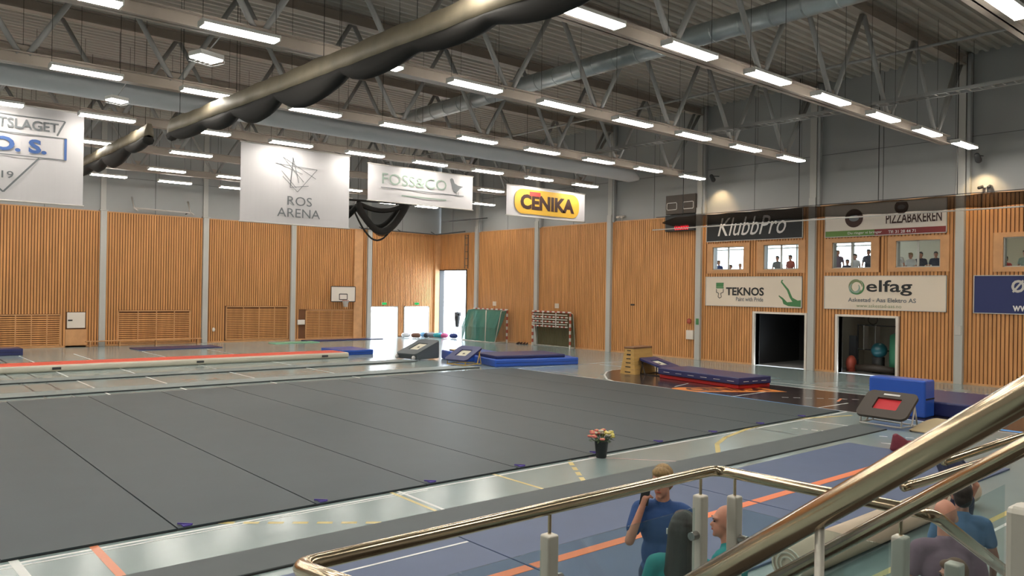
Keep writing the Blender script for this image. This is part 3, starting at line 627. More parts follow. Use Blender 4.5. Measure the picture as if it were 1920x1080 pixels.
# ------------------------------------------------------------------ floor coverings
for i in range(10):
    x0 = -30.27+1.968*i; b = MB()
    b.box((x0+.012, -34.36, 0), (x0+1.956, -20.3+(.1 if i % 3 else .04), .03), M_carpet)
    b.box((x0+.004, -34.37, 0), (x0+1.964, -20.29, .012), M_edge)
    t = thing('carpet_roll', 'dark grey gymnastics carpet strip, %s of ten from the left, laid beside the next' % ORD[i+1], 'carpet', (x0+1, -27.3, 0), group='gymnastics carpet strips')
    b.build('carpet', t)
    if i:
        c = MB(); c.box((x0+.08, -34.34, .03), (x0+.18, -34.25, .045), mat('velcro', (.09, .06, .32), .7) if 'velcro' not in MATS else MATS['velcro']); c.bar((x0+.05, -34.2, .05), (x0+.2, -34.33, .045), .02, .02, MATS['velcro']); c.build('velcro_tab', t)
def strip(lab, x0, x1, y0, y1, h_, m, e=M_edge):
    t = thing('tumbling_strip', lab, 'mat', ((x0+x1)/2, (y0+y1)/2, 0)); b = MB(); b.box((x0, y0, .0), (x1, y1, h_), m); b.build('top_cover', t, bevel=.01)
    b = MB(); b.box((x0-.01, y0-.012, 0), (x1+.01, y0, h_*.6), e); b.build('edge_band', t)
strip('dark grey run-up strip that leads to the black trampoline, nearer than the flower pot', -33, -12.5, -36.5, -35.72, .03, M_strip)
strip('pale grey run-up strip just behind the big dark carpet', -33, -11.6, -19.45, -18.5, .05, M_strip2)
strip('pale grey run-up strip next to the red inflatable track', -33, -12.2, -15.75, -14.85, .05, M_strip2)
for i, (x0, x1) in enumerate(((-30.0, -25.6), (-25.58, -21.0), (-20.98, -15.0))):
    t = thing('blue_floor_mat', 'flat blue floor mat, orange stripe, %s' % ('leftmost of three, behind the glass railing' if i == 0 else 'middle of three, by the man on the phone' if i == 1 else 'rightmost of three, toward the black trampoline'), 'mat', ((x0+x1)/2, -38.3, 0), group='blue floor mats')
    b = MB(); b.box((x0, -39.9, 0), (x1, -36.78, .03), M_bluemat); b.build('mat_top', t, bevel=.006)
    b = MB(); b.box((x0+.02, -38.36, .03), (x1-.02, -38.2, .034), mat('orange_tape', (.85, .22, .08), .5) if 'orange_tape' not in MATS else MATS['orange_tape']); b.build('orange_stripe', t)
    if i == 0: b = MB(); b.box((x0+.02, -37.13, .03), (x1-.02, -37.09, .033), M_white); b.build('white_stripe', t)
# inflatable track
t = thing('air_track', 'long red-topped cream inflatable tumbling track near the back wall', 'air track', (-23, -11.4, 0))
b = MB(); b.box((-33, -12.45, 0), (-13.75, -10.9, .25), M_cream); b.build('body', t, bevel=.09, seg=4, smooth=True)
b = MB(); b.box((-32.9, -12.36, .2), (-13.9, -10.98, .254), M_red); b.build('red_top', t)
b = MB(); b.box((-32.9, -11.72, .254), (-13.9, -11.66, .257), M_redv); b.build('centre_line', t)
for x in (-25.7, -20.55, -15.0):
    b = MB(); b.tube([(x-.14, -12.46, .13), (x+.14, -12.46, .13)], .045, M_dark, 8); b.build('handle', t, smooth=True)
# small mats
def mat_block(name, lab, c, size, m, rz=0, bev=.03, seam=True, part='cover', cat='mat', grp=None):
    t = thing(name, lab, cat, (c[0], c[1], c[2]), rz, grp); b = MB(); a, d, e = size
    b.box((-a/2, -d/2, 0), (a/2, d/2, e), m); b.build(part, t, bevel=bev, world=False, seg=3)
    if seam:
        b = MB()
        for s_ in (-1, 1):
            b.box((-a/2+.04, s_*(d/2+.004)-.004, e*.48), (a/2-.04, s_*(d/2+.004)+.004, e*.52), M_black)
        b.build('zip', t, world=False)
    return t
mat_block('crash_mat', 'thick navy mat lying by the wall at the left edge of the view', (-26.4, -3.6, 0), (1.8, 1.1, .3), M_navy)
mat_block('thin_mat', 'thin purple-blue mat on the floor before the second wall bay', (-18.55, -3.1, 0), (4.1, 1.7, .05), M_navy, seam=False, bev=.015)
mat_block('thin_mat', 'pale green thin mat on the floor by the back wall', (-11.7, -2.2, 0), (2.7, 1.0, .04), M_lgreen, seam=False, bev=.01)
mat_block('thin_mat', 'long thin dark blue mat along the back wall under the basketball board', (-8.0, -1.2, 0), (5.2, .9, .06), M_navy, seam=False, bev=.015)
mat_block('landing_mat', 'small blue mat at the right end of the red inflatable track', (-12.65, -10.2, 0), (1.7, 2.2, .24), M_vblue)
RZ = math.radians(-13.5)
mat_block('landing_mat', 'large blue landing mat on the floor, bottom of the left stack', (-8.62, -19.03, 0), (4.1, 2.15, .33), M_vblue, RZ, .06)
mat_block('landing_mat', 'thinner navy mat lying on top of the large blue landing mat', (-8.85, -18.88, .33), (3.4, 2.05, .14), M_navy, RZ, .04)
mat_block('crash_mat', 'shiny creased blue mat between the two left trampolines', (-9.6, -16.2, 0), (2.1, 1.9, .42), M_vblue, RZ, .07)
t = thing('springboard', 'yellow wooden springboard lying on the shiny blue mat', 'springboard', (-9.75, -15.9, .42), RZ)
b = MB(); b.box((-.6, -.3, .02), (.6, .3, .06), M_gold); b.box((-.6, -.3, 0), (-.5, .3, .02), M_dark); b.box((.5, -.3, 0), (.6, .3, .02), M_dark); b.build('board', t, world=False, bevel=.01)
RZ2 = math.radians(-8)
mat_block('landing_mat', 'flat red mat under the long navy mat, on the dark court zone', (-7.5, -28.0, 0), (1.6, 3.85, .15), M_redv, RZ2, .03, seam=False)
t = mat_block('landing_mat', 'long navy mat with white dashes, stacked on the red mat', (-7.6, -28.05, .15), (1.62, 3.95, .24), M_navy, RZ2, .03, seam=False)
b = MB()
for k in range(6): b.box((-.822, -1.75+.62*k, .1), (-.812, -1.45+.62*k, .115), M_txtw)
for k in range(3): b.box((-.6+.45*k, -1.988, .1), (-.35+.45*k, -1.978, .115), M_txtw)
b.build('white_dashes', t, world=False)
mat_block('crash_mat', 'tall bright blue block mat behind the black trampoline', (-9.6, -35.6, 0), (.62, 1.5, 1.0), M_vblue, 0, .05)
mat_block('crash_mat', 'low wide navy mat behind the tall blue block', (-7.75, -36.05, 0), (2.9, 2.3, .4), M_navy, 0, .05)
# trampolines
def tramp(lab, c, rz, L, W, z0, z1, mp, mb_, mleg, closed=False, badge=False):
    """low edge at local -x, high edge at +x"""
    t = thing('mini_trampoline', lab, 'trampoline', (c[0], c[1], .05 if c[0] < -11 else 0), rz); th = math.atan2(z1-z0, L); S = L/math.cos(th)
    Ux = Vector((math.cos(th), 0, math.sin(th))); Uy = Vector((0, 1, 0)); N = Ux.cross(Uy); O = Vector((0, 0, (z0+z1)/2))
    def P(u, v, w_=0): return O+Ux*u+Uy*v+N*w_
    n = 6; out = rrect(-S/2, S/2, -W/2, W/2, .16, n); inn = rrect(-S*.2, S*.24, -W*.24, W*.24, .03, n); k = len(out)
    vs = [P(u, v, .03) for u, v in out]+[P(u, v, .03) for u, v in inn]+[P(u, v, -.04) for u, v in out]+[P(u, v, -.04) for u, v in inn]
    fs = []
    for i in range(k):
        j = (i+1) % k; fs += [(i, j, k+j, k+i), (2*k+i, 3*k+i, 3*k+j, 2*k+j), (i, 2*k+i, 2*k+j, j), (k+i, k+j, 3*k+j, 3*k+i)]
    b = MB(); b.add(vs, fs, mp); b.build('pad', t, world=False)
    b = MB(); q = [P(-S*.2, -W*.24, -.02), P(S*.24, -W*.24, -.02), P(S*.24, W*.24, -.02), P(-S*.2, W*.24, -.02)]; b.add(q+[p-N*.01 for p in q], [(0, 1, 2, 3), (7, 6, 5, 4), (0, 4, 5, 1), (1, 5, 6, 2), (2, 6, 7, 3), (3, 7, 4, 0)], mb_); b.build('bed', t, world=False)
    if badge:
        b = MB(); q = [P(S*.34, -W*.16, .034), P(S*.40, -W*.16, .034), P(S*.40, W*.16, .034), P(S*.34, W*.16, .034)]; b.add(q, [(0, 1, 2, 3)], M_txtw); b.build('badge', t, world=False)
    else:
        b = MB(); q = [P(-S*.02, -.06, -.012), P(S*.06, -.05, -.012), P(S*.05, .06, -.012), P(-S*.03, .05, -.012)]; b.add(q, [(0, 1, 2, 3)], M_txt); b.build('bed_mark', t, world=False)
    for s_ in (-1, 1):
        b = MB(); p = P(S*.42, s_*W*.42, -.05); b.tube([p, (p.x-.22, p.y+s_*.03, .05), (p.x-.28, p.y+s_*.03, .02)], .022, mleg, 8); b.build('leg', t, world=False, smooth=True)
        b = MB(); b.tube([P(S*.36, s_*W*.40, -.05), (S*.42, s_*W*.44, .02)], .022, mleg, 8); b.build('leg', t, world=False, smooth=True)
        b = MB(); p = P(-S*.42, s_*W*.4, -.05); b.tube([p, (p.x-.02, p.y, .02)], .022, mleg, 8); b.build('leg', t, world=False, smooth=True)
    b = MB(); b.tube([(-L*.44, -W*.4, .02), (-L*.44, W*.4, .02)], .02, mleg, 8); b.tube([(-L*.44, -W*.4, .02), (S*.42, -W*.44, .02), (S*.42, W*.44, .02), (-L*.44, W*.4, .02)], .02, mleg, 8); b.build('base_frame', t, world=False, smooth=True)
    if closed:
        b = MB(); q = [P(-S/2+.08, -W/2+.02, -.04), P(S/2-.06, -W/2+.02, -.04), P(S/2-.06, W/2-.02, -.04), P(-S/2+.08, W/2-.02, -.04)]
        g_ = [Vector((p.x, p.y, .03)) for p in q]; b.add(q+g_, [(0, 4, 5, 1), (1, 5, 6, 2), (2, 6, 7, 3), (3, 7, 4, 0)], mp); b.build('side_skirt', t, world=False)
        for s_ in (-1, 1): b = MB(); b.tube([(-L/2-.02, s_*W*.42-.03, .09), (-L/2-.02, s_*W*.42+.03, .09)], .09, M_txtw, 14); b.build('wheel', t, world=False, smooth=True)
    return t
tramp('grey covered trampoline with white wheels, farthest left of the trampolines', (-11.5, -14.75, 0), math.radians(8), 1.5, 1.35, .22, .8, M_padg, M_bed, M_dark, closed=True)
tramp('blue padded trampoline with yellow legs, before the shiny blue mat', (-11.48, -18.2, 0), math.radians(12), 1.1, 1.25, .2, .72, M_navy, M_bed, M_gold)
tramp('blue padded trampoline beside the wooden vaulting box', (-7.2, -25.35, 0), math.radians(90), 1.35, 1.1, .3, .62, M_navy, M_bed, M_pad)
tramp('black padded trampoline with a red bed before the tall blue block', (-12.0, -36.28, .0), math.radians(-4), .72, 1.28, .2, .76, M_pad, M_bedr, M_alu, badge=True)
t = thing('springboard', 'tan curved springboard lying by the foot of the black trampoline', 'springboard', (-11.7, -37.36, 0), math.radians(-8))
b = MB(); vs = []; n = 10
for i in range(n+1):
    u = -.6+1.2*i/n; z = .04+.19*math.sin((i/n)*PI*.55)
    for v in (-.36, .36): vs += [(u, v, z), (u, v, z-.025)]
fs = [(4*i, 4*i+4, 4*i+6, 4*i+2) for i in range(n)]+[(4*i+1, 4*i+3, 4*i+7, 4*i+5) for i in range(n)]+[(4*i, 4*i+1, 4*i+5, 4*i+4) for i in range(n)]+[(4*i+2, 4*i+6, 4*i+7, 4*i+3) for i in range(n)]+[(0, 2, 3, 1), (4*n, 4*n+1, 4*n+3, 4*n+2)]
b.add(vs, fs, M_tan); b.build('board', t, world=False)
b = MB(); b.box((-.6, -.34, 0), (.6, -.3, .035), M_black); b.box((-.6, .3, 0), (.6, .34, .035), M_black); b.box((.5, -.34, 0), (.58, .34, .2), M_black); b.build('base', t, world=False)
# vaulting box
t = thing('vaulting_box', 'tapered wooden vaulting box with a brown leather top', 'vaulting box', (-7.35, -24.35, 0), math.radians(6))
hz = [0, .2, .36, .52, .68, .84]
for i, z in enumerate(hz):
    z1 = z+(.155 if i else .195); f0 = 1-z*.42; f1 = 1-z1*.42; b = MB()
    def P4(f, z): return [(-.72*(.7+.3*f), -.36*f, z), (.72*(.7+.3*f), -.36*f, z), (.72*(.7+.3*f), .36*f, z), (-.72*(.7+.3*f), .36*f, z)]
    b.add(P4(f0, z)+P4(f1, z1), [(0, 1, 5, 4), (1, 2, 6, 5), (2, 3, 7, 6), (3, 0, 4, 7), (4, 5, 6, 7), (3, 2, 1, 0)], M_boxwood)
    xx = -.72*(.7+.3*f0)-.004; hh = .018 if i != 4 else .03; b.box((xx, -.13*f0, z+.08-hh), (xx+.02, .13*f0, z+.08+hh), M_black); b.build('box_section', t, world=False)
b = MB(); b.box((-.66, -.24, .995), (.66, .24, 1.07), M_leather); b.build('leather_top', t, world=False, bevel=.03)
# handball goals
def striped(p, q, w_, n, m1, m2, b):
    p = Vector(p); q = Vector(q)
    for i in range(n): b.bar(p.lerp(q, i/n), p.lerp(q, (i+1)/n), w_, w_, m1 if i % 2 else m2, (0, 0, 1))
M_gw = mat('goal_white', (.66, .62, .56), .5); M_gr = mat('goal_red', (.40, .07, .04), .5)
def goal(lab, x, y0, y1, dep, extra, flip):
    t = thing('handball_goal', lab, 'goal', (x, (y0+y1)/2, 0)); s_ = -1
    for y in (y0, y1):
        b = MB(); striped((x, y, 0), (x, y, 2.0), .08, 10, M_gr, M_gw, b); b.build('post', t)
    b = MB(); striped((x, y0-.04, 2.04), (x, y1+.04, 2.04), .08, 15, M_gr, M_gw, b); b.build('crossbar', t)
    xr = x+dep
    b = MB(); b.tube([(x, y0, .03), (xr, y0, .03), (xr, y1, .03), (x, y1, .03)], .028, M_gw, 8); b.build('ground_frame', t, smooth=True)
    b = MB(); b.tube([(x, y0, 2.0), (xr*.5+x*.5, y0, 1.95), (xr, y0, .05)], .02, M_gw, 8); b.tube([(x, y1, 2.0), (xr*.5+x*.5, y1, 1.95), (xr, y1, .05)], .02, M_gw, 8); b.build('rear_frame', t, smooth=True)
    b = MB(); xm = (xr+x)/2; n = 14; vs = []
    for i in range(n+1):
        y = y0+(y1-y0)*i/n; k = .05*math.sin(i*2.1); vs += [(x, y, 2.0), (xm+k*.5, y, 1.93), (xr+k, y, .9), (xr+k*.5, y, .05)]
    fs = [(4*i+j, 4*i+j+1, 4*i+j+5, 4*i+j+4) for i in range(n) for j in range(3)]+[(0, 3, 2, 1), (4*n, 4*n+1, 4*n+2, 4*n+3)]
    b.add(vs, fs, extra); b.build('goal_net', t)
    return t
t = goal('red and white goal with a green net facing the hall, nearest the gate', -.35, -7.85, -4.5, -.95, M_netg, 0)
b = MB(); b.tube([(-1.3, -6.9, .05), (-1.25, -6.9, 1.98)], .03, M_gw, 8); b.build('middle_pole', t, smooth=True)
M_netg2 = sheer('olive_net', (.12, .13, .08), .75)
t = goal('red and white goal with extra crossbars stacked inside, flat against the wall', -.5, -13.55, -10.4, .4, M_netg2, 1)
for z in (1.74, 1.47, 1.2):
    b = MB(); striped((-.56, -13.4, z), (-.56, -10.5, z), .07, 17, M_gr, M_gw, b); b.build('spare_crossbar', t)
    b = MB(); b.tube([(-.6, -13.4, z+.14), (-.6, -10.5, z+.14)], .025, M_gw, 8); b.build('thin_bar', t, smooth=True)
for y in (-11.4, -12.5): b = MB(); b.tube([(-.62, y, 1.15), (-.62, y, 2.0)], .025, M_gw, 8); b.build('upright', t, smooth=True)
# ------------------------------------------------------------------ things on the walls
def wallbox(name, lab, cat, y, z, w_, h_, d_, m, bev=.01):
    b = MB(); b.box((-.02-d_, y-w_/2, z-h_/2), (-.01, y+w_/2, z+h_/2), m); o = b.build(name, bevel=bev); return tag(o, lab, cat)
wallbox('wall_cabinet', 'small white cabinet on the wall left of the dark doorway', 'cabinet', -21.47, 1.2, .42, .45, .14, M_signw)
wallbox('notice_plate', 'small square white plate above the goal with stacked bars', 'notice', -11.95, 2.38, .34, .28, .02, M_sign)
wallbox('notice_plate', 'small square white plate above the green goal net', 'notice', -6.2, 2.38, .34, .28, .02, M_sign)
wallbox('door_latch', 'small dark latch on the battens left of the vaulting box', 'latch', -17.7, 2.58, .28, .08, .03, M_black)
wallbox('emergency_sign', 'small green escape sign on the pillar by the white cabinet', 'sign', YB(4)-.02, 1.86, .16, .3, .16, M_txtgr)
wallbox('notice_plate', 'small pale plate on the pillar right of the cream swirl sign', 'notice', YB(6), 2.0, .22, .36, .16, M_alu)
t = thing('alarm_bell', 'round red alarm bell above the small white cabinet', 'bell', (-.08, -21.38, 1.86))
b = MB(); b.tube([(-.06, -21.38, 1.86), (-.1, -21.38, 1.86), (-.14, -21.38, 1.86)], [.13, .13, .08], M_gr, 18); b.build('gong', t, smooth=True)
b = MB(); b.box((-.06, -21.44, 1.8), (-.01, -21.32, 1.92), M_gr); b.build('base', t)
for i, (y, z) in enumerate(((-16.9, 7.28), (-34.45, 7.28))):
    t = thing('security_camera', 'small twin camera unit on top of the battens %s' % ('left of the scoreboard' if i == 0 else 'at the far right'), 'camera', (-.12, y, z))
    for s_ in (-1, 1): b = MB(); b.tube([(-.06, y+s_*.12, z), (-.3, y+s_*.16, z-.06)], .06, M_signw if i == 0 else M_dark, 10); b.build('camera_head', t, smooth=True)
    b = MB(); b.box((-.1, y-.16, z-.04), (.09, y+.16, z+.04), M_alu); b.box((-.06, y-.02, z-.25), (-.02, y+.02, z), M_alu); b.build('mount', t)
# ladder frame beside the gate and steel bracket above
t = thing('wall_ladder', 'dark narrow steel ladder on the wall above the right edge of the gate', 'ladder', (-.15, -3.3, 4.7))
for y in (-3.15, -3.5): b = MB(); b.tube([(-.15, y, 4.65), (-.15, y, 6.9)], .025, M_dark, 6); b.build('rail', t)
for k in range(5): b = MB(); b.tube([(-.15, -3.15, 4.85+.46*k), (-.15, -3.5, 4.85+.46*k)], .02, M_dark, 6); b.build('rung', t)
b = MB(); b.tube([(-.15, -3.3, 6.85), (.05, -3.3, 6.85)], .02, M_dark, 6); b.build('bracket', t)
t = thing('folded_steelwork', 'dark folded steel frame high on the wall right of the pale green lettered banner', 'frame', (-1.5, -4.6, 7.6))
for p, q in (((-.0, -3.4, 7.9), (-2.6, -3.9, 7.55)), ((-.0, -5.3, 7.9), (-2.6, -4.8, 7.55)), ((-2.6, -3.9, 7.55), (-2.6, -4.8, 7.55)), ((-1.9, -3.8, 7.65), (-1.9, -4.95, 7.65)), ((-1.2, -3.65, 7.75), (-1.2, -5.05, 7.75)), ((-.5, -3.5, 7.83), (-.5, -5.2, 7.83))):
    b = MB(); b.bar(p, q, .06, .06, M_dark); b.build('beam', t)
t = thing('curtain_track', 'thin dark rail along the top of the battens above the bright doors', 'rail', (-3, -.3, 7.1))
b = MB(); b.tube([(-6.4, -.35, 7.08), (-.5, -.35, 7.02), (-.35, -3.4, 7.1)], .035, M_dark, 8); b.build('rail', t, smooth=True)
for x in (-6.3, -3.4, -.7): b = MB(); b.tube([(x, -.35, 7.06), (x, .05, 7.2)], .025, M_dark, 6); b.build('bracket', t)
t = thing('folded_hoop_support', 'folded steel basketball support on the wall above the second wall bay', 'frame', (-18.4, -.4, 7.2))
b = MB(); b.tube([(-20.0, -.35, 7.3), (-17.0, -.35, 7.25)], .04, M_alu, 8); b.build('cross_tube', t, smooth=True)
for x in (-20, -17.1):
    b = MB(); b.tube([(x, .05, 7.9), (x, -.35, 7.3), (x+.15, -.5, 7.15)], .04, M_alu, 8); b.build('arm', t, smooth=True)
b = MB(); b.tube([(-17.2, -.35, 7.25), (-17.2, .05, 7.2)], .03, M_dark, 6); b.build('strut', t)
# back wall: slatted covers, hatch, boards
for i, (x0, x1, z0, z1) in enumerate([(-25.95, -23.25, .06, 1.68), (-20.62, -16.88, .1, 1.86), (-14.9, -11.1, .1, 2.08), (-9.98, -6.58, .06, 1.86), (-30.4, -27.2, .06, 1.68)]):
    t = thing('slatted_cover', 'horizontally slatted wooden cover low on the back wall, %s' % ['left of the white hatch', 'behind the thin purple-blue mat', 'behind the pale green mat', 'below the basketball board', 'beyond the left edge of the view'][i], 'wall cover', ((x0+x1)/2, -.03, z0), group='slatted covers')
    b = MB(); n = int((z1-z0-.1)/.105)
    for k in range(n): z = z0+.08+k*.105; b.box((x0+.05, -.035, z), (x1-.05, .01, z+.065), M_wood)
    b.build('slats', t)
    b = MB(); b.box((x0, -.04, z0), (x0+.06, .02, z1), M_trimwood); b.box((x1-.06, -.04, z0), (x1, .02, z1), M_trimwood); b.box((x0, -.04, z1-.06), (x1, .02, z1), M_trimwood); b.box((x0, -.04, z0), (x1, .02, z0+.06), M_trimwood)
    for f_ in (.27, .52, .77): xx = x0+(x1-x0)*f_; b.box((xx-.02, -.045, z0), (xx+.02, .02, z1), M_trimwood)
    b.build('frame', t)
t = thing('wall_hatch', 'square white hatch with a black handle on the back wall', 'hatch', (-22.58, -.05, .95))
b = MB(); b.box((-22.99, -.06, .97), (-22.16, -.01, 1.77), M_signw); b.build('door_panel', t, bevel=.01)
b = MB(); b.box((-22.95, -.09, 1.34), (-22.75, -.06, 1.4), M_black); b.build('handle', t)
b = MB(); b.box((-23.05, -.03, .0), (-22.1, .03, .9), M_trimwood); b.build('wooden_panel', t)
t = thing('basketball_board', 'white basketball backboard with a hoop on the back wall', 'basketball hoop', (-7.67, -.5, 2.35))
b = MB(); b.box((-8.52, -.5, 2.37), (-6.83, -.46, 3.32), M_signw); b.build('backboard', t)
b = MB()
for p, q in (((-8.52, 2.37), (-6.83, 2.37)), ((-8.52, 3.32), (-6.83, 3.32)), ((-8.52, 2.37), (-8.52, 3.32)), ((-6.83, 2.37), (-6.83, 3.32)), ((-7.95, 2.5), (-7.4, 2.5)), ((-7.95, 2.85), (-7.4, 2.85)), ((-7.95, 2.5), (-7.95, 2.85)), ((-7.4, 2.5), (-7.4, 2.85))): seg(b, p, q, .05, M_txt, -.506)
b.build('painted_lines', t)
b = MB(); b.tube([(-7.67+.22*math.cos(2*PI*i/20), -.8+.22*math.sin(2*PI*i/20), 2.45) for i in range(21)], .012, M_gr, 6); b.bar((-7.67, -.5, 2.45), (-7.67, -.58, 2.45), .1, .03, M_gr); b.build('hoop', t, smooth=True)
b = MB(); b.lathe([(.14, 2.05), (.13, 2.15), (.17, 2.3), (.21, 2.44)], (-7.67, -.8, 0), sheer('hoop_net', (.6, .6, .58), .45), 16); b.build('hoop_net', t)
for x in (-8.1, -7.2): b = MB(); b.bar((x, -.46, 2.8), (x, -.02, 2.8), .06, .06, M_dark); b.build('wall_arm', t)
wb_ = MB(); wb_.box((-10.52, -.1, .95), (-10.05, -.0, 1.24), M_signw); tag(wb_.build('switch_box', bevel=.01), 'small grey-white box on the back wall by the pillar left of the basketball board', 'switch box')
wb_ = MB(); wb_.ell((-15.6, -.06, .75), (.09, .05, .12), M_signw); tag(wb_.build('wall_lamp', smooth=True), 'small round white fitting low on the back wall near the third pillar', 'wall fitting')
t = thing('low_bench', 'low long wooden bench along the foot of the back wall', 'bench', (-19.3, -.4, 0))
b = MB(); b.box((-22.2, -.52, .27), (-16.4, -.27, .31), M_trimwood); b.build('seat', t, bevel=.005)
for x in (-22.0, -20.6, -18.8, -16.6): b = MB(); b.box((x-.03, -.5, 0), (x+.03, -.3, .27), M_trimwood); b.build('leg', t)
# bags by the gate, shoes by the wall
bagc = [('white', (.6, .6, .62)), ('black', (.03, .03, .04)), ('light blue', (.15, .35, .6)), ('grey', (.3, .3, .33)), ('teal', (.05, .35, .4)), ('pink', (.6, .1, .25)), ('purple', (.2, .08, .3)), ('navy', (.03, .05, .2)), ('brown', (.2, .1, .07))]
for i, (cn, c) in enumerate(bagc):
    x, y = [(-3.1, -.7), (-2.0, -1.5), (-1.8, -.8), (-1.45, -1.3), (-1.35, -1.9), (-1.1, -2.3), (-.9, -1.5), (-.8, -2.9), (-2.75, -1.35)][i]
    t = thing('sports_bag', 'small %s sports bag on the floor by the bright openings' % cn, 'bag', (x, y, 0), i*.7, 'bags by the gate')
    m_ = mat('bag_'+cn.replace(' ','_'), c, .8, bump=.4, nscale=6); b = MB(); b.tube([(-.3, 0, .14), (-.22, 0, .16), (.0, .02, .17), (.22, 0, .16), (.3, 0, .14)], [.09, .15, .165, .15, .09], m_, 14); b.build('body', t, world=False, smooth=True)
    b = MB(); b.tube([(-.15, 0, .3), (-.08, 0, .38), (.08, 0, .38), (.15, 0, .3)], .012, m_, 6); b.build('strap', t, world=False)
for i, (x, y) in enumerate(((-.45, -9.05), (-.45, -9.3), (-.45, -9.6), (-.45, -9.85))):
    t = thing('shoe', 'small dark red shoe standing by the wall, %s of four' % ORD[i+1], 'shoe', (x, y, 0), .2*i, 'shoes between the goals')
    b = MB(); b.tube([(-.13, 0, .04), (-.06, 0, .05), (.05, 0, .07), (.12, 0, .09)], [.03, .045, .05, .045], M_brown, 10); b.build('upper', t, world=False, smooth=True)
    b = MB(); b.box((-.15, -.045, 0), (.15, .045, .02), M_dark); b.build('sole', t, world=False)
# camera on a tripod outside the gate
t = thing('video_tripod', 'dark video camera on a tripod standing in the open gate', 'tripod', (.2, -1.95, 0))
x, y = .2, -1.95
for k in range(3):
    a = k*2.1+.4; b = MB(); b.tube([(x, y, 1.1), (x+.32*math.cos(a), y+.32*math.sin(a), .02)], .022, M_black, 6); b.build('leg', t)
b = MB(); b.cap((x, y, .8), (x, y, 1.35), .13, .2, M_black, 12); b.build('rain_cover', t, smooth=True)
b = MB(); b.tube([(x, y, .9), (x, y, 1.42)], [.06, .05], M_black, 8); b.build('centre_column', t)
b = MB(); b.box((x-.16, y-.14, 1.42), (x+.2, y+.14, 1.7), M_black); b.build('camera_body', t, bevel=.02)
b = MB(); b.tube([(x, y-.1, 1.55), (x, y-.32, 1.56)], .07, M_black, 12); b.tube([(x, y-.1, 1.7), (x, y+.12, 1.7)], .03, M_black, 8); b.build('lens', t)
# flower pot
t = thing('flower_pot', 'black bucket of pink and yellow flowers at the edge of the dark carpet', 'flowers', (-20.42, -34.55, 0))
b = MB(); b.lathe([(.095, 0), (.10, .01), (.135, .32), (.14, .33), (.125, .33), (.12, .28)], (0, 0, 0), M_signb, 28); b.build('bucket', t, world=False, smooth=True)
rnd = random.Random(11); PK = mat('petal_pink', (.72, .20, .17), .6); PY = mat('petal_yellow', (.72, .62, .18), .6); PW = mat('petal_white', (.72, .66, .55), .6); GL = mat('leaf_green', (.05, .09, .03), .7)
for k in range(26):
    a = rnd.uniform(0, 2*PI); r = .27*math.sqrt(rnd.uniform(.02, 1)); fx, fy = r*math.cos(a), r*math.sin(a); fz = .50-.45*r*r*3+rnd.uniform(-.03, .05); R_ = fx*.76-fy*.65
    m_ = PY if R_ > .05 else PK
    if rnd.random() < .2: m_ = PW
    b = MB()
    for q in range(6): th = 2*PI*q/6; b.ell((fx+.028*math.cos(th), fy+.028*math.sin(th), fz), (.026, .026, .02), m_, 8, 5)
    b.ell((fx, fy, fz+.012), (.02, .02, .016), PY if m_ is not PY else PW, 8, 5); fo = b.build('flower', t, world=False, smooth=True)
    b = MB(); b.tube([(fx*.25, fy*.25, .3), (fx*.7, fy*.7, fz-.08), (fx, fy, fz-.01)], .005, GL, 5); so_ = b.build('stem', t, world=False); so_.parent = fo
b = MB()
for k in range(60):
    a = rnd.uniform(0, 2*PI); r = rnd.uniform(.1, .24); c = Vector((r*math.cos(a), r*math.sin(a), .36+rnd.uniform(-.05, .07))); d = Vector((math.cos(a), math.sin(a), rnd.uniform(-.5, .5))).normalized(); s_ = Vector((-d.y, d.x, 0))*.022
    b.add([c-d*.05, c+s_, c+d*.06, c-s_+Vector((0, 0, .01))], [(0, 1, 2, 3)], GL)
b.build('foliage', t, world=False)
# slumped maroon bag and rolled carpet
b = MB(); M_mar = mat('maroon_cloth', (.16, .02, .035), .8, bump=.5, nscale=6)
b.tube([(-15.0, -37.9, .0), (-15.0, -37.9, .06), (-15.02, -37.9, .16), (-15.06, -37.86, .26), (-15.12, -37.84, .36)], [.14, .2, .19, .12, .05], M_mar, 16); b.ell((-14.92, -38.05, .14), (.12, .13, .12), M_mar)
tag(b.build('slumped_bag', smooth=True), 'slumped maroon bag on the floor past the blue mats', 'bag')
t = thing('rolled_carpet', 'beige rolled-up carpet lying behind the stair rails', 'carpet roll', (-21.5, -40.3, 0))
b = MB(); b.tube([(-23.6, -40.35, .2), (-18.2, -40.3, .2)], .2, M_carton, 24); b.build('roll', t, smooth=True)
b = MB()
for r in (.18, .13, .08): b.tube([(-23.61, -40.35+r*math.cos(2*PI*i/20), .2+r*math.sin(2*PI*i/20)) for i in range(21)], .012, M_cream, 5)
b.build('roll_end', t)
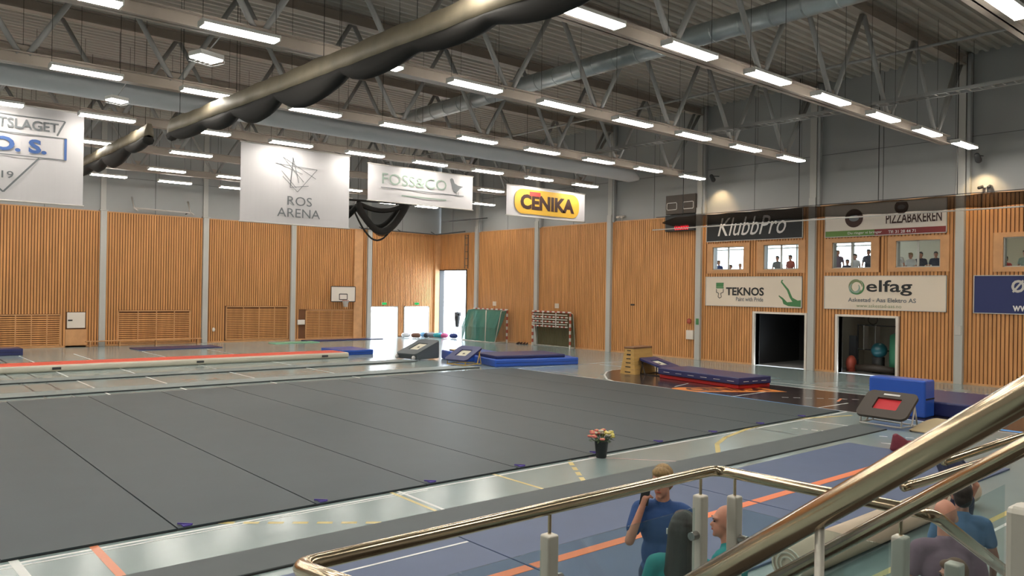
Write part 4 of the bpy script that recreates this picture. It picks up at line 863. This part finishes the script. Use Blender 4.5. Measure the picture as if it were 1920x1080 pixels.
# ------------------------------------------------------------------ gear room contents
t = thing('gear_rack', 'dark steel gear rack inside the right-hand open store room', 'rack', (2.2, -29.5, 0))
for y in (-28.7, -30.9): b = MB(); b.tube([(2.2, y, 0), (2.2, y, 2.0)], .03, M_dark, 8); b.build('upright', t)
for z in (.9, 1.95): b = MB(); b.tube([(2.2, -28.7, z), (2.2, -30.9, z)], .025, M_dark, 8); b.build('cross_bar', t)
for y in (-29.0, -29.5): b = MB(); b.box((2.1, y-.02, .9), (2.5, y+.02, 1.95), M_alu); b.build('hanging_strap', t)
b = MB(); b.lathe([(.05, 0), (.33, .06), (.36, .6), (.34, 1.6), (.1, 1.75)], (1.5, -30.75, 0), M_green, 20); tag(b.build('punch_bag', smooth=True), 'tall dark green rolled mat standing at the right in the store room', 'mat roll')
b = MB(); b.ell((1.5, -29.95, .95), (.32, .32, .32), mat('ball_teal', (.02, .10, .12), .3), 24, 14); b.box((1.3, -30.1, 0), (1.7, -29.75, .66), M_dark); tag(b.build('exercise_ball', smooth=True), 'dark teal exercise ball on a box in the store room', 'ball')
b = MB(); b.tube([(1.0, -29.2, .2), (1.1, -29.9, .22), (1.0, -30.8, .2)], [.12, .17, .12], M_pad, 12); tag(b.build('padded_roll', smooth=True), 'brown padded roll on the store room floor', 'roll')
b = MB(); b.ell((1.1, -28.95+.0, .35), (.28, .2, .34), M_gr); b.tube([(1.1, -28.95, 0), (1.1, -28.95, .3)], .18, M_gr, 10); tag(b.build('red_bundle', smooth=True), 'dark red bundle just inside the store room doorway', 'bundle')
b = MB(); b.box((1.6, -28.9+.0, 0), (1.75, -28.6, 1.5), M_dark); b.box((1.75, -28.95, .3), (1.8, -28.55, .5), M_dark); tag(b.build('speaker_stack'), 'narrow black case standing at the left in the store room', 'case')
b = MB(); b.tube([(2.2, -29.35+.2*math.cos(2*PI*i/20), 2.2+.2*math.sin(2*PI*i/20)) for i in range(21)], .02, M_pad, 6); tag(b.build('hoop'), 'hoop resting on top of the gear rack', 'hoop')
b = MB(); b.box((3.0, -27.4, .5), (3.03, -26.6, 1.9), M_dark)
for i in range(4):
    for j in range(3): b.ell((2.96, -27.25+.25*j, .7+.33*i), (.04, .06, .09), M_steel2, 8, 5)
tag(b.build('ball_rack'), 'rack of small grey items barely visible in the dark doorway', 'rack')
# ------------------------------------------------------------------ railings in the foreground
def tubes(lab, name, pts, r, m, cat='handrail', bend=.06, n=16):
    """round tube with softened bends"""
    P = [Vector(p) for p in pts]; out = [P[0]]
    for a, b_, c in zip(P, P[1:], P[2:]):
        d1 = (a-b_).normalized(); d2 = (c-b_).normalized()
        for k in range(7):
            s_ = k/6; out.append((b_+d1*bend).lerp(b_, s_).lerp(b_.lerp(b_+d2*bend, s_), s_))
    out.append(P[-1]); b = MB(); b.tube(out, r, m, n); return b
t = thing('landing_railing', 'steel and glass railing around the landing, in front of the man on the phone', 'railing', (-29.9, -43.13, 1.5))
ZR = 2.5; YR = -43.13; XR = -28.99
tubes('', '', [(-30.85, -43.9, 2.62-.0), (-30.8, YR, ZR), (XR, YR, ZR), (XR+.03, -43.95, ZR), (-27.4, -43.97, 1.72)], .0215, M_inox).build('handrail', t, smooth=True)
def post(t, x, y, z0, z1, zr, w_=.047, name='post'):
    b = MB(); b.box((x-w_/2, y-w_/2, z0), (x+w_/2, y+w_/2, z1), M_post); b.build(name, t, bevel=.008, seg=3)
    if zr: b = MB(); b.tube([(x, y, z1), (x, y, zr)], .006, M_inox, 8); b.build('stem', t)
def clamp(t, p, d, m=None):
    p = Vector(p); d = Vector(d)
    b = MB(); b.tube([p, p+d*.035], .017, m or M_clamp, 14); b.build('glass_clamp', t, smooth=False)
def pane(t, q, th=.008):
    q = [Vector(p) for p in q]; n = (q[1]-q[0]).cross(q[2]-q[0]).normalized()*th/2
    b = MB(); b.add([p-n for p in q]+[p+n for p in q], [(0, 3, 2, 1), (4, 5, 6, 7), (0, 1, 5, 4), (1, 2, 6, 5), (2, 3, 7, 6), (3, 0, 4, 7)], M_glass); b.build('glass_panel', t)
for x in (-30.75, -29.91, -29.09): post(t, x, YR, 1.42, 2.415, ZR-.015)
post(t, XR, -43.22, 1.42, 2.415, ZR-.015); post(t, XR, -43.86, 1.42, 2.415, ZR-.015); post(t, -28.86, -43.98, 1.0, 2.33, None, .05)
for x, ds in ((-29.91, (-1, 1)), (-29.09, (-1,))):
    for s_ in ds:
        for z in (2.26, 1.7): clamp(t, (x+s_*.022, YR, z), (s_, 0, 0))
for z in (2.25, 1.7): clamp(t, (XR, -43.245, z), (0, -1, 0)); clamp(t, (XR, -43.84, z), (0, 1, 0))
pane(t, [(-30.7, YR, 1.56), (-29.95, YR, 1.56), (-29.95, YR, 2.37), (-30.7, YR, 2.37)]); pane(t, [(-29.87, YR, 1.56), (-29.13, YR, 1.56), (-29.13, YR, 2.37), (-29.87, YR, 2.37)])
pane(t, [(XR, -43.26, 1.56), (XR, -43.82, 1.56), (XR, -43.82, 2.37), (XR, -43.26, 2.37)])
# the flight of stairs rising towards the upper right of the view, with its two handrails
SL = .775; zA = lambda y: 3.08-SL*(y+44.65)
t = thing('stair_handrail', 'thick nearest handrail crossing the lower right corner diagonally', 'handrail', (-30.49, -44.6, 2.0))
tubes('', '', [(-30.49, -43.35, zA(-43.35)), (-30.49, -46.2, zA(-46.2))], .0225, M_inox, n=28).build('rail_tube', t, smooth=True)
y_ = -44.37
b = MB(); b.tube([(-30.49, y_, zA(y_)-.015), (-30.49, y_, zA(y_)-.99)], .0075, M_post, 10); b.build('support_rod', t, smooth=True)
b = MB(); b.tube([(-30.49, -45.6, zA(-45.6)-.015), (-30.49, -45.6, zA(-45.6)-1.0)], .0075, M_post, 10); b.build('support_rod', t, smooth=True)
t = thing('stair_balustrade', 'second, lower diagonal handrail with glass below it at the bottom right', 'railing', (-29.4, -44.3, 2.0))
tubes('', '', [(-29.4, -43.35, zA(-43.35)), (-29.4, -46.2, zA(-46.2))], .0215, M_inox, n=24).build('handrail', t, smooth=True)
pane(t, [(-29.36, -43.4, zA(-43.4)-.85), (-29.36, -44.28, zA(-44.28)-.85), (-29.36, -44.28, zA(-44.28)-.07), (-29.36, -43.4, zA(-43.4)-.07)])
b = MB(); b.box((-29.43, -44.43, 1.1), (-29.36, -44.36, 2.7), M_post); b.build('post', t, bevel=.01)
b = MB(); b.box((-29.97, -44.56, 1.3), (-29.90, -44.47, 2.81), M_post); b.build('post', t, bevel=.012)
for z in (2.44, 2.62): clamp(t, (-29.395, -44.36, z), (0, 1, 0), M_signw)
clamp(t, (-29.95, -44.47, 2.62), (0, 1, 0)); clamp(t, (-29.94, -44.47, 2.5), (0, 1, 0), M_signw)
t = thing('gallery_handrail', 'pair of thin level handrails beyond the two diagonal ones', 'handrail', (-27.5, -43.7, 1.5))
tubes('', '', [(-28.62, -43.71, 2.49), (-28.5, -43.74, 2.5), (-26.0, -43.76, 2.5), (-26.0, -43.76, 1.49)], .0175, M_inox).build('rail_tube', t, smooth=True)
tubes('', '', [(-28.05, -43.64, 2.5), (-25.2, -43.62, 2.5), (-25.2, -43.62, 1.49)], .0175, M_inox).build('rail_tube', t, smooth=True)
s = MB(); s.box((-30.95, -43.95, 1.3), (-28.9, -43.05, 1.42), M_conc); s.box((-30.95, -43.95, 0), (-30.8, -43.8, 1.3), M_conc); s.box((-29.05, -43.2, 0), (-28.9, -43.05, 1.3), M_conc); s.box((-29.05, -43.95, 0), (-28.9, -43.8, 1.3), M_conc); s.mats = [M_stair]
struct(s, 'floor_landing')
s = MB()
for k in range(9): s.box((-30.55, -44.2-.25*k, 1.40+.19*k), (-29.3, -43.93-.25*k, 1.59+.19*k), M_stair)
s.box((-30.55, -54, 2.95), (-29.3, -46.2, 3.12), M_stair); struct(s, 'floor_stairs')
s = MB(); s.box((-34, -54, 1.3), (-30.98, -44.75, 1.5), M_stair); s.box((-34, -54, 0), (-33.8, -44.75, 1.3), M_stair); struct(s, 'floor_balcony')
s = MB()
for k in range(7): s.box((-28.9+.28*k, -44.9, 1.23-.19*k), (-28.6+.28*k, -43.95, 1.42-.19*k), M_stair)
s.box((-28.55, -43.98, 0), (-24.9, -43.58, 1.5), M_conc); struct(s, 'floor_lower_stairs')

# ------------------------------------------------------------------ people
def bake(mb, vox, smooth_it=2):
    me = mb.mesh('tmp'); o = bpy.data.objects.new('tmp', me); col.objects.link(o)
    r = o.modifiers.new('r', 'REMESH'); r.mode = 'VOXEL'; r.voxel_size = vox; r.use_smooth_shade = True
    s_ = o.modifiers.new('s', 'SMOOTH'); s_.factor = .5; s_.iterations = smooth_it
    bpy.context.view_layer.update(); m2 = bpy.data.meshes.new_from_object(o.evaluated_get(bpy.context.evaluated_depsgraph_get()))
    bpy.data.objects.remove(o); return m2
def person(lab, loc, rz, h=1.75, top=None, legs=None, hair=None, skin=None, el=((-.27, .02, 1.12), (.27, .02, 1.12)), wr=((-.28, -.08, .88), (.28, -.08, .88)),
           vox=.011, bald=False, long_hair=False, head_turn=0., head_fwd=0., grp=None, hipz=.93, seated=False, grip=None, sleeve=.55, lean=0.):
    t = thing('person', lab, 'person', loc, rz, grp); k = h/1.78; sk = skin or M_skin
    def S(p): return Vector((p[0]*k, (p[1]-lean*max(0, p[2]-1.0))*k, p[2]*k))
    def R(r): return r*k
    HT = Matrix.Rotation(head_turn, 3, 'Z') @ Matrix.Rotation(head_fwd, 3, 'X'); HC_ = (0, -.02, 1.655)
    def H(p): return S(HC_)+HT @ Vector((p[0]*k, p[1]*k, p[2]*k))
    b = MB()
    b.ell(H((0, .012, .025)), (R(.078), R(.098), R(.105)), M_skin, 20, 14, HT); b.ell(H((0, -.035, -.045)), (R(.056), R(.062), R(.075)), M_skin, 18, 12, HT)
    b.cap(H((0, -.085, .01)), H((0, -.108, -.022)), R(.009), R(.014), M_skin, 8); b.ell(H((0, -.09, -.052)), (R(.024), R(.012), R(.012)), M_skin, 10, 6, HT); b.ell(H((0, -.082, -.098)), (R(.022), R(.018), R(.018)), M_skin, 10, 6, HT)
    b.ell(H((0, -.075, .035)), (R(.058), R(.03), R(.014)), M_skin, 12, 6, HT)
    for s_ in (-1, 1): b.ell(H((s_*.08, .012, -.012)), (R(.011), R(.02), R(.032)), M_skin, 10, 8, HT)
    b.cap(S((0, .02, 1.44)), H((0, .01, -.06)), R(.062), R(.055), M_skin)
    b.ell(S((0, .015, 1.30)), (R(.165), R(.105), R(.19)), M_skin, 20, 12); b.ell(S((0, .01, 1.06)), (R(.14), R(.095), R(.17)), M_skin, 20, 12); b.ell(S((0, .015, .93)), (R(.16), R(.11), R(.12)), M_skin, 20, 12)
    b.cap(S((-.13, .02, 1.43)), S((.13, .02, 1.43)), R(.06), R(.06), M_skin)
    sh = [(-.185, .015, 1.41), (.185, .015, 1.41)]
    for i, s_ in enumerate((-1, 1)):
        A = S(sh[i]); E_ = Vector(el[i])*k; W = Vector(wr[i])*k
        b.cap(A, E_, R(.052), R(.04), M_skin); b.cap(E_, W, R(.041), R(.027), M_skin)
        d = (W-E_).normalized(); side = d.cross(Vector((0, 0, 1))); side = side.normalized() if side.length > .1 else Vector((0, -1, 0))
        palm = W+d*R(.05); b.cap(W+d*R(.015), W+d*R(.075), R(.028), R(.032), M_skin, 10)
        nrm = d.cross(side).normalized()
        cl = grip is not None and i == grip
        for q in range(4):
            o_ = side*R((q-1.5)*.018); L_ = [.036, .042, .039, .03][q]*k
            base = W+d*R(.092)+o_; cv = nrm*(L_*(.95 if cl else .35)); k1 = base+d*L_*(.5 if cl else .9)+cv*.6; k2 = k1+d*L_*(-.3 if cl else .6)+cv
            b.cap(base-d*R(.012), k1, R(.0095), R(.0088), M_skin, 8); b.cap(k1, k2, R(.0088), R(.0075), M_skin, 8)
        tb = W+d*R(.035)-side*R(.03); t1 = tb+d*R(.03)-side*R(.016)+nrm*R(.012); b.cap(tb, t1, R(.0125), R(.0105), M_skin, 8); b.cap(t1, t1+d*R(.026)+nrm*R(.012), R(.0105), R(.0085), M_skin, 8)
        hp = S((s_*.09, .01, .92))
        if seated: kn = S((s_*.11, -.42, .90)); an = S((s_*.11, -.40, .45))
        else: kn = S((s_*.10, -.015, .50)); an = S((s_*.105, .02, .09))
        b.cap(hp, kn, R(.085), R(.055), M_skin); b.cap(kn, an, R(.056), R(.036), M_skin); b.cap(an+Vector((0, .02, -R(.03))), an+Vector((0, -R(.14), -R(.055))), R(.036), R(.03), M_skin, 10)
    me = bake(b, vox*k); me.materials.clear(); me.materials.append(sk); o = bpy.data.objects.new('body', me); o.parent = t; col.objects.link(o)
    # shirt
    b = MB(); b.ell(S((0, .015, 1.28)), (R(.19), R(.13), R(.2)), top, 20, 12); b.ell(S((0, .012, 1.06)), (R(.172), R(.128), R(.2)), top, 20, 12); b.ell(S((0, .015, .93)), (R(.18), R(.132), R(.1)), top, 20, 12)
    b.cap(S((-.15, .02, 1.425)), S((.15, .02, 1.425)), R(.07), R(.07), top); b.cap(S((0, .02, 1.40)), S((0, .018, 1.475)), R(.09), R(.072), top)
    for i in (0, 1):
        A = S(sh[i]); E_ = Vector(el[i])*k; b.cap(A, A.lerp(E_, sleeve), R(.07), R(.064), top)
    me = bake(b, max(vox, .012)*k); me.materials.clear(); me.materials.append(top); o = bpy.data.objects.new('shirt', me); o.parent = t; col.objects.link(o)
    b = MB()
    b.ell(S((0, .015, .9)), (R(.172), R(.125), R(.1)), legs, 20, 10)
    for s_ in (-1, 1):
        if seated: kn = S((s_*.11, -.42, .90)); an = S((s_*.11, -.40, .48))
        else: kn = S((s_*.10, -.015, .50)); an = S((s_*.105, .02, .11))
        b.cap(S((s_*.09, .01, .9)), kn, R(.1), R(.073), legs); b.cap(kn, an, R(.072), R(.056), legs)
    me = bake(b, .014*k); me.materials.clear(); me.materials.append(legs); o = bpy.data.objects.new('trousers', me); o.parent = t; col.objects.link(o)
    if not seated:
        for s_ in (-1, 1):
            b = MB(); b.ell(S((s_*.105, -.05, .045)), (R(.05), R(.13), R(.045)), M_navyc, 14, 8); b.build('shoe', t, world=False, smooth=True)
    if hair and not bald:
        b = MB(); b.ell(H((0, .03, .045)), (R(.088), R(.1), R(.1)), hair, 20, 12, HT); b.ell(H((0, -.04, .095)), (R(.07), R(.06), R(.04)), hair, 16, 10, HT); b.ell(H((0, .055, -.01)), (R(.08), R(.07), R(.09)), hair, 16, 10, HT)
        if long_hair: b.cap(H((0, .06, .02)), S((0, .12, 1.25)), R(.1), R(.11), hair, 14); b.cap(H((-.05, .04, .0)), S((-.08, .08, 1.38)), R(.05), R(.04), hair, 12); b.cap(H((.05, .04, .0)), S((.08, .08, 1.38)), R(.05), R(.04), hair, 12)
        me = bake(b, .009*k, 1); me.materials.clear(); me.materials.append(hair); o = bpy.data.objects.new('hair', me); o.parent = t; col.objects.link(o)
    for s_ in (-1, 1):
        b = MB(); b.ell(H((s_*.031, -.087, .012)), (R(.011), R(.008), R(.006)), M_txt, 10, 6, HT); b.build('eye', t, world=False, smooth=True)
        b = MB(); b.ell(H((s_*.032, -.096, .034)), (R(.02), R(.008), R(.004)), hair or M_pad, 10, 6, HT); b.build('eyebrow', t, world=False, smooth=True)
    b = MB(); b.ell(H((0, -.1, -.055)), (R(.022), R(.006), R(.006)), M_redink if False else M_gr, 10, 6, HT); b.build('mouth', t, world=False, smooth=True)
    return t
th = lambda dx, dy: math.atan2(dx, -dy)      # turn so that the figure faces (dx, dy)
M = person('man in a blue T-shirt holding a phone to his ear behind the railing', (-26.56, -40.93, .03), th(-.85, -.5), 1.765, M_shirtb, M_jean, M_hairb, M_skin,
           el=((-.235, -.17, 1.19), (.26, .04, 1.12)), wr=((-.145, -.12, 1.46), (.30, -.06, .88)), vox=.008, head_turn=-.15, head_fwd=.12, grip=0, sleeve=.62)
b = MB(); b.tube([(.065*math.cos(2*PI*i/16), .02+.058*math.sin(2*PI*i/16)-.0, 1.478+.012*math.sin(2*PI*i/16)) for i in range(17)], .009, M_txt, 6); b.build('neck_trim', M, world=False, smooth=True)
b = MB(); b.box((.055, -.145, 1.26), (.085, -.118, 1.30), M_txtw); b.build('chest_logo', M, world=False)
b = MB(); b.bar((-.115, -.075, 1.53), (-.095, -.055, 1.68), .07, .012, M_black, (0, -1, 0)); ph = b.build('mobile_phone', loc=(-.105, -.065, 1.6)); rzm = M.rotation_euler.z
ph.location = M.location+Matrix.Rotation(rzm, 3, 'Z') @ Vector((-.122, -.115, 1.535)); ph.rotation_euler = (0, 0, rzm); tag(ph, 'dark mobile phone held to the ear of the man in blue', 'phone')
person('bald person in a teal shirt seen from behind at the right railing post', (-26.80, -41.72, .0), th(-.2, .9), 1.68, M_teal, M_navyc, None, M_skin, bald=True, head_turn=.5)
person('person with long dark hair in a teal shirt, back turned, before the man in blue', (-27.33, -41.72, .0), th(.9, .55), 1.72, M_teal, M_navyc, M_haird, M_skin, long_hair=True)
M_pinkc = mat('cloth_mauve', (.20, .13, .17), .85); M_dbl = mat('shirt_steel_blue', (.07, .15, .28), .8)
person('person in a navy top leaning forward beyond the diagonal rails', (-21.4, -41.35, 0), th(.3, .9), 1.5, M_navyc, M_navyc, mat('hair_auburn', (.20, .07, .03), .7), M_skin, long_hair=False, lean=.5)
person('bald person in a mauve top behind the glass at the bottom right', (-25.5, -42.7, 0), th(.8, .6), 1.72, M_pinkc, M_navyc, None, M_skin, bald=True)
person('person in a steel blue shirt at the right behind the glass, beside the wide post', (-24.35, -42.4, 0), th(.8, .5), 1.62, M_dbl, M_jean, M_haird, M_skin2)
person('person in a white shirt low behind the glass at the bottom right', (-26.15, -43.0, 0), th(-.8, .3), 1.5, M_txtw, M_navyc, mat('hair_brown', (.12, .06, .03), .7), M_skin)
# guests in the upstairs windows
gl = [(-22.4, 4.85, 'leftmost window, at its left', M_shirtb, M_haird), (-22.97, 4.66, 'leftmost window, in its middle', M_txtg, M_haird), (-23.6, 4.68, 'leftmost window, at its right', M_navyc, M_hairb),
      (-25.5, 5.03, 'second window, left figure', M_txtg, M_haird), (-26.2, 5.02, 'second window, right figure', M_gr, M_haird),
      (-28.42, 5.21, 'third window, tall figure at its left', M_pinkc, M_hairb), (-28.85, 4.77, 'third window, low figure', M_navyc, M_haird), (-29.2, 5.03, 'third window, middle figure', M_txtw, M_haird), (-29.75, 5.17, 'third window, dark figure at its right', M_navyc, M_haird),
      (-30.98, 5.14, 'fourth window, leftmost figure', M_txtw, M_haird), (-31.45, 4.98, 'fourth window, second figure', M_txtw, M_hairb), (-31.9, 5.04, 'fourth window, third figure', M_navyc, M_haird), (-32.4, 5.0, 'fourth window, rightmost figure', M_navyc, M_haird),
      (-34.95, 4.8, 'fifth window, figure in red at its left', M_redv, M_haird), (-35.45, 4.96, 'fifth window, grey figure', M_txtpale, M_haird)]
for i, (y, z, lab, tp, hr) in enumerate(gl):
    person('guest seen in the %s' % lab, (.85+.65*(i % 2), y+.33*(i % 2), z-1.62 if z > 5 else z-1.55), th(-1, .3*math.sin(i*2)), 1.62 if z > 5 else 1.55, tp, M_navyc, hr, M_skin, vox=.022, grp='guests upstairs')

# details that belong to a part rather than to the whole thing
SUBS = {'eye': 'body', 'eyebrow': 'body', 'mouth': 'body', 'neck_trim': 'shirt', 'chest_logo': 'shirt', 'badge': ('pad', 'panel'), 'bed_mark': 'bed', 'hoop_net': 'hoop', 'tube_cover': 'housing',
        'lettering': ('panel', 'cloth'), 'orange_stripe': 'mat_top', 'white_stripe': 'mat_top', 'painted_lines': 'backboard', 'lens': 'camera_body', 'sole': 'upper', 'strap': 'body', 'zip': 'cover',
        'digits': 'digit_case', 'handle_frame': 'speaker_case', 'underline': 'cloth', 'bird_emblem': 'cloth', 'emblem': 'cloth', 'yellow_panel': 'cloth', 'brush_emblem': 'panel', 'paint_splash': 'panel', 'swirl_emblem': 'panel', 'stripe': 'panel', 'white_dashes': 'cover', 'lamp_lens': 'housing', 'edge_band': 'top_cover', 'centre_line': 'red_top'}
for root in [o for o in col.objects if o.parent is None and o.type == 'EMPTY']:
    ch = {}
    for c in root.children: ch.setdefault(c.name.split('.')[0], c)
    for c in list(root.children):
        pn = SUBS.get(c.name.split('.')[0])
        for q in ((pn,) if isinstance(pn, str) else (pn or ())):
            if q in ch and ch[q] is not c: c.parent = ch[q]; break
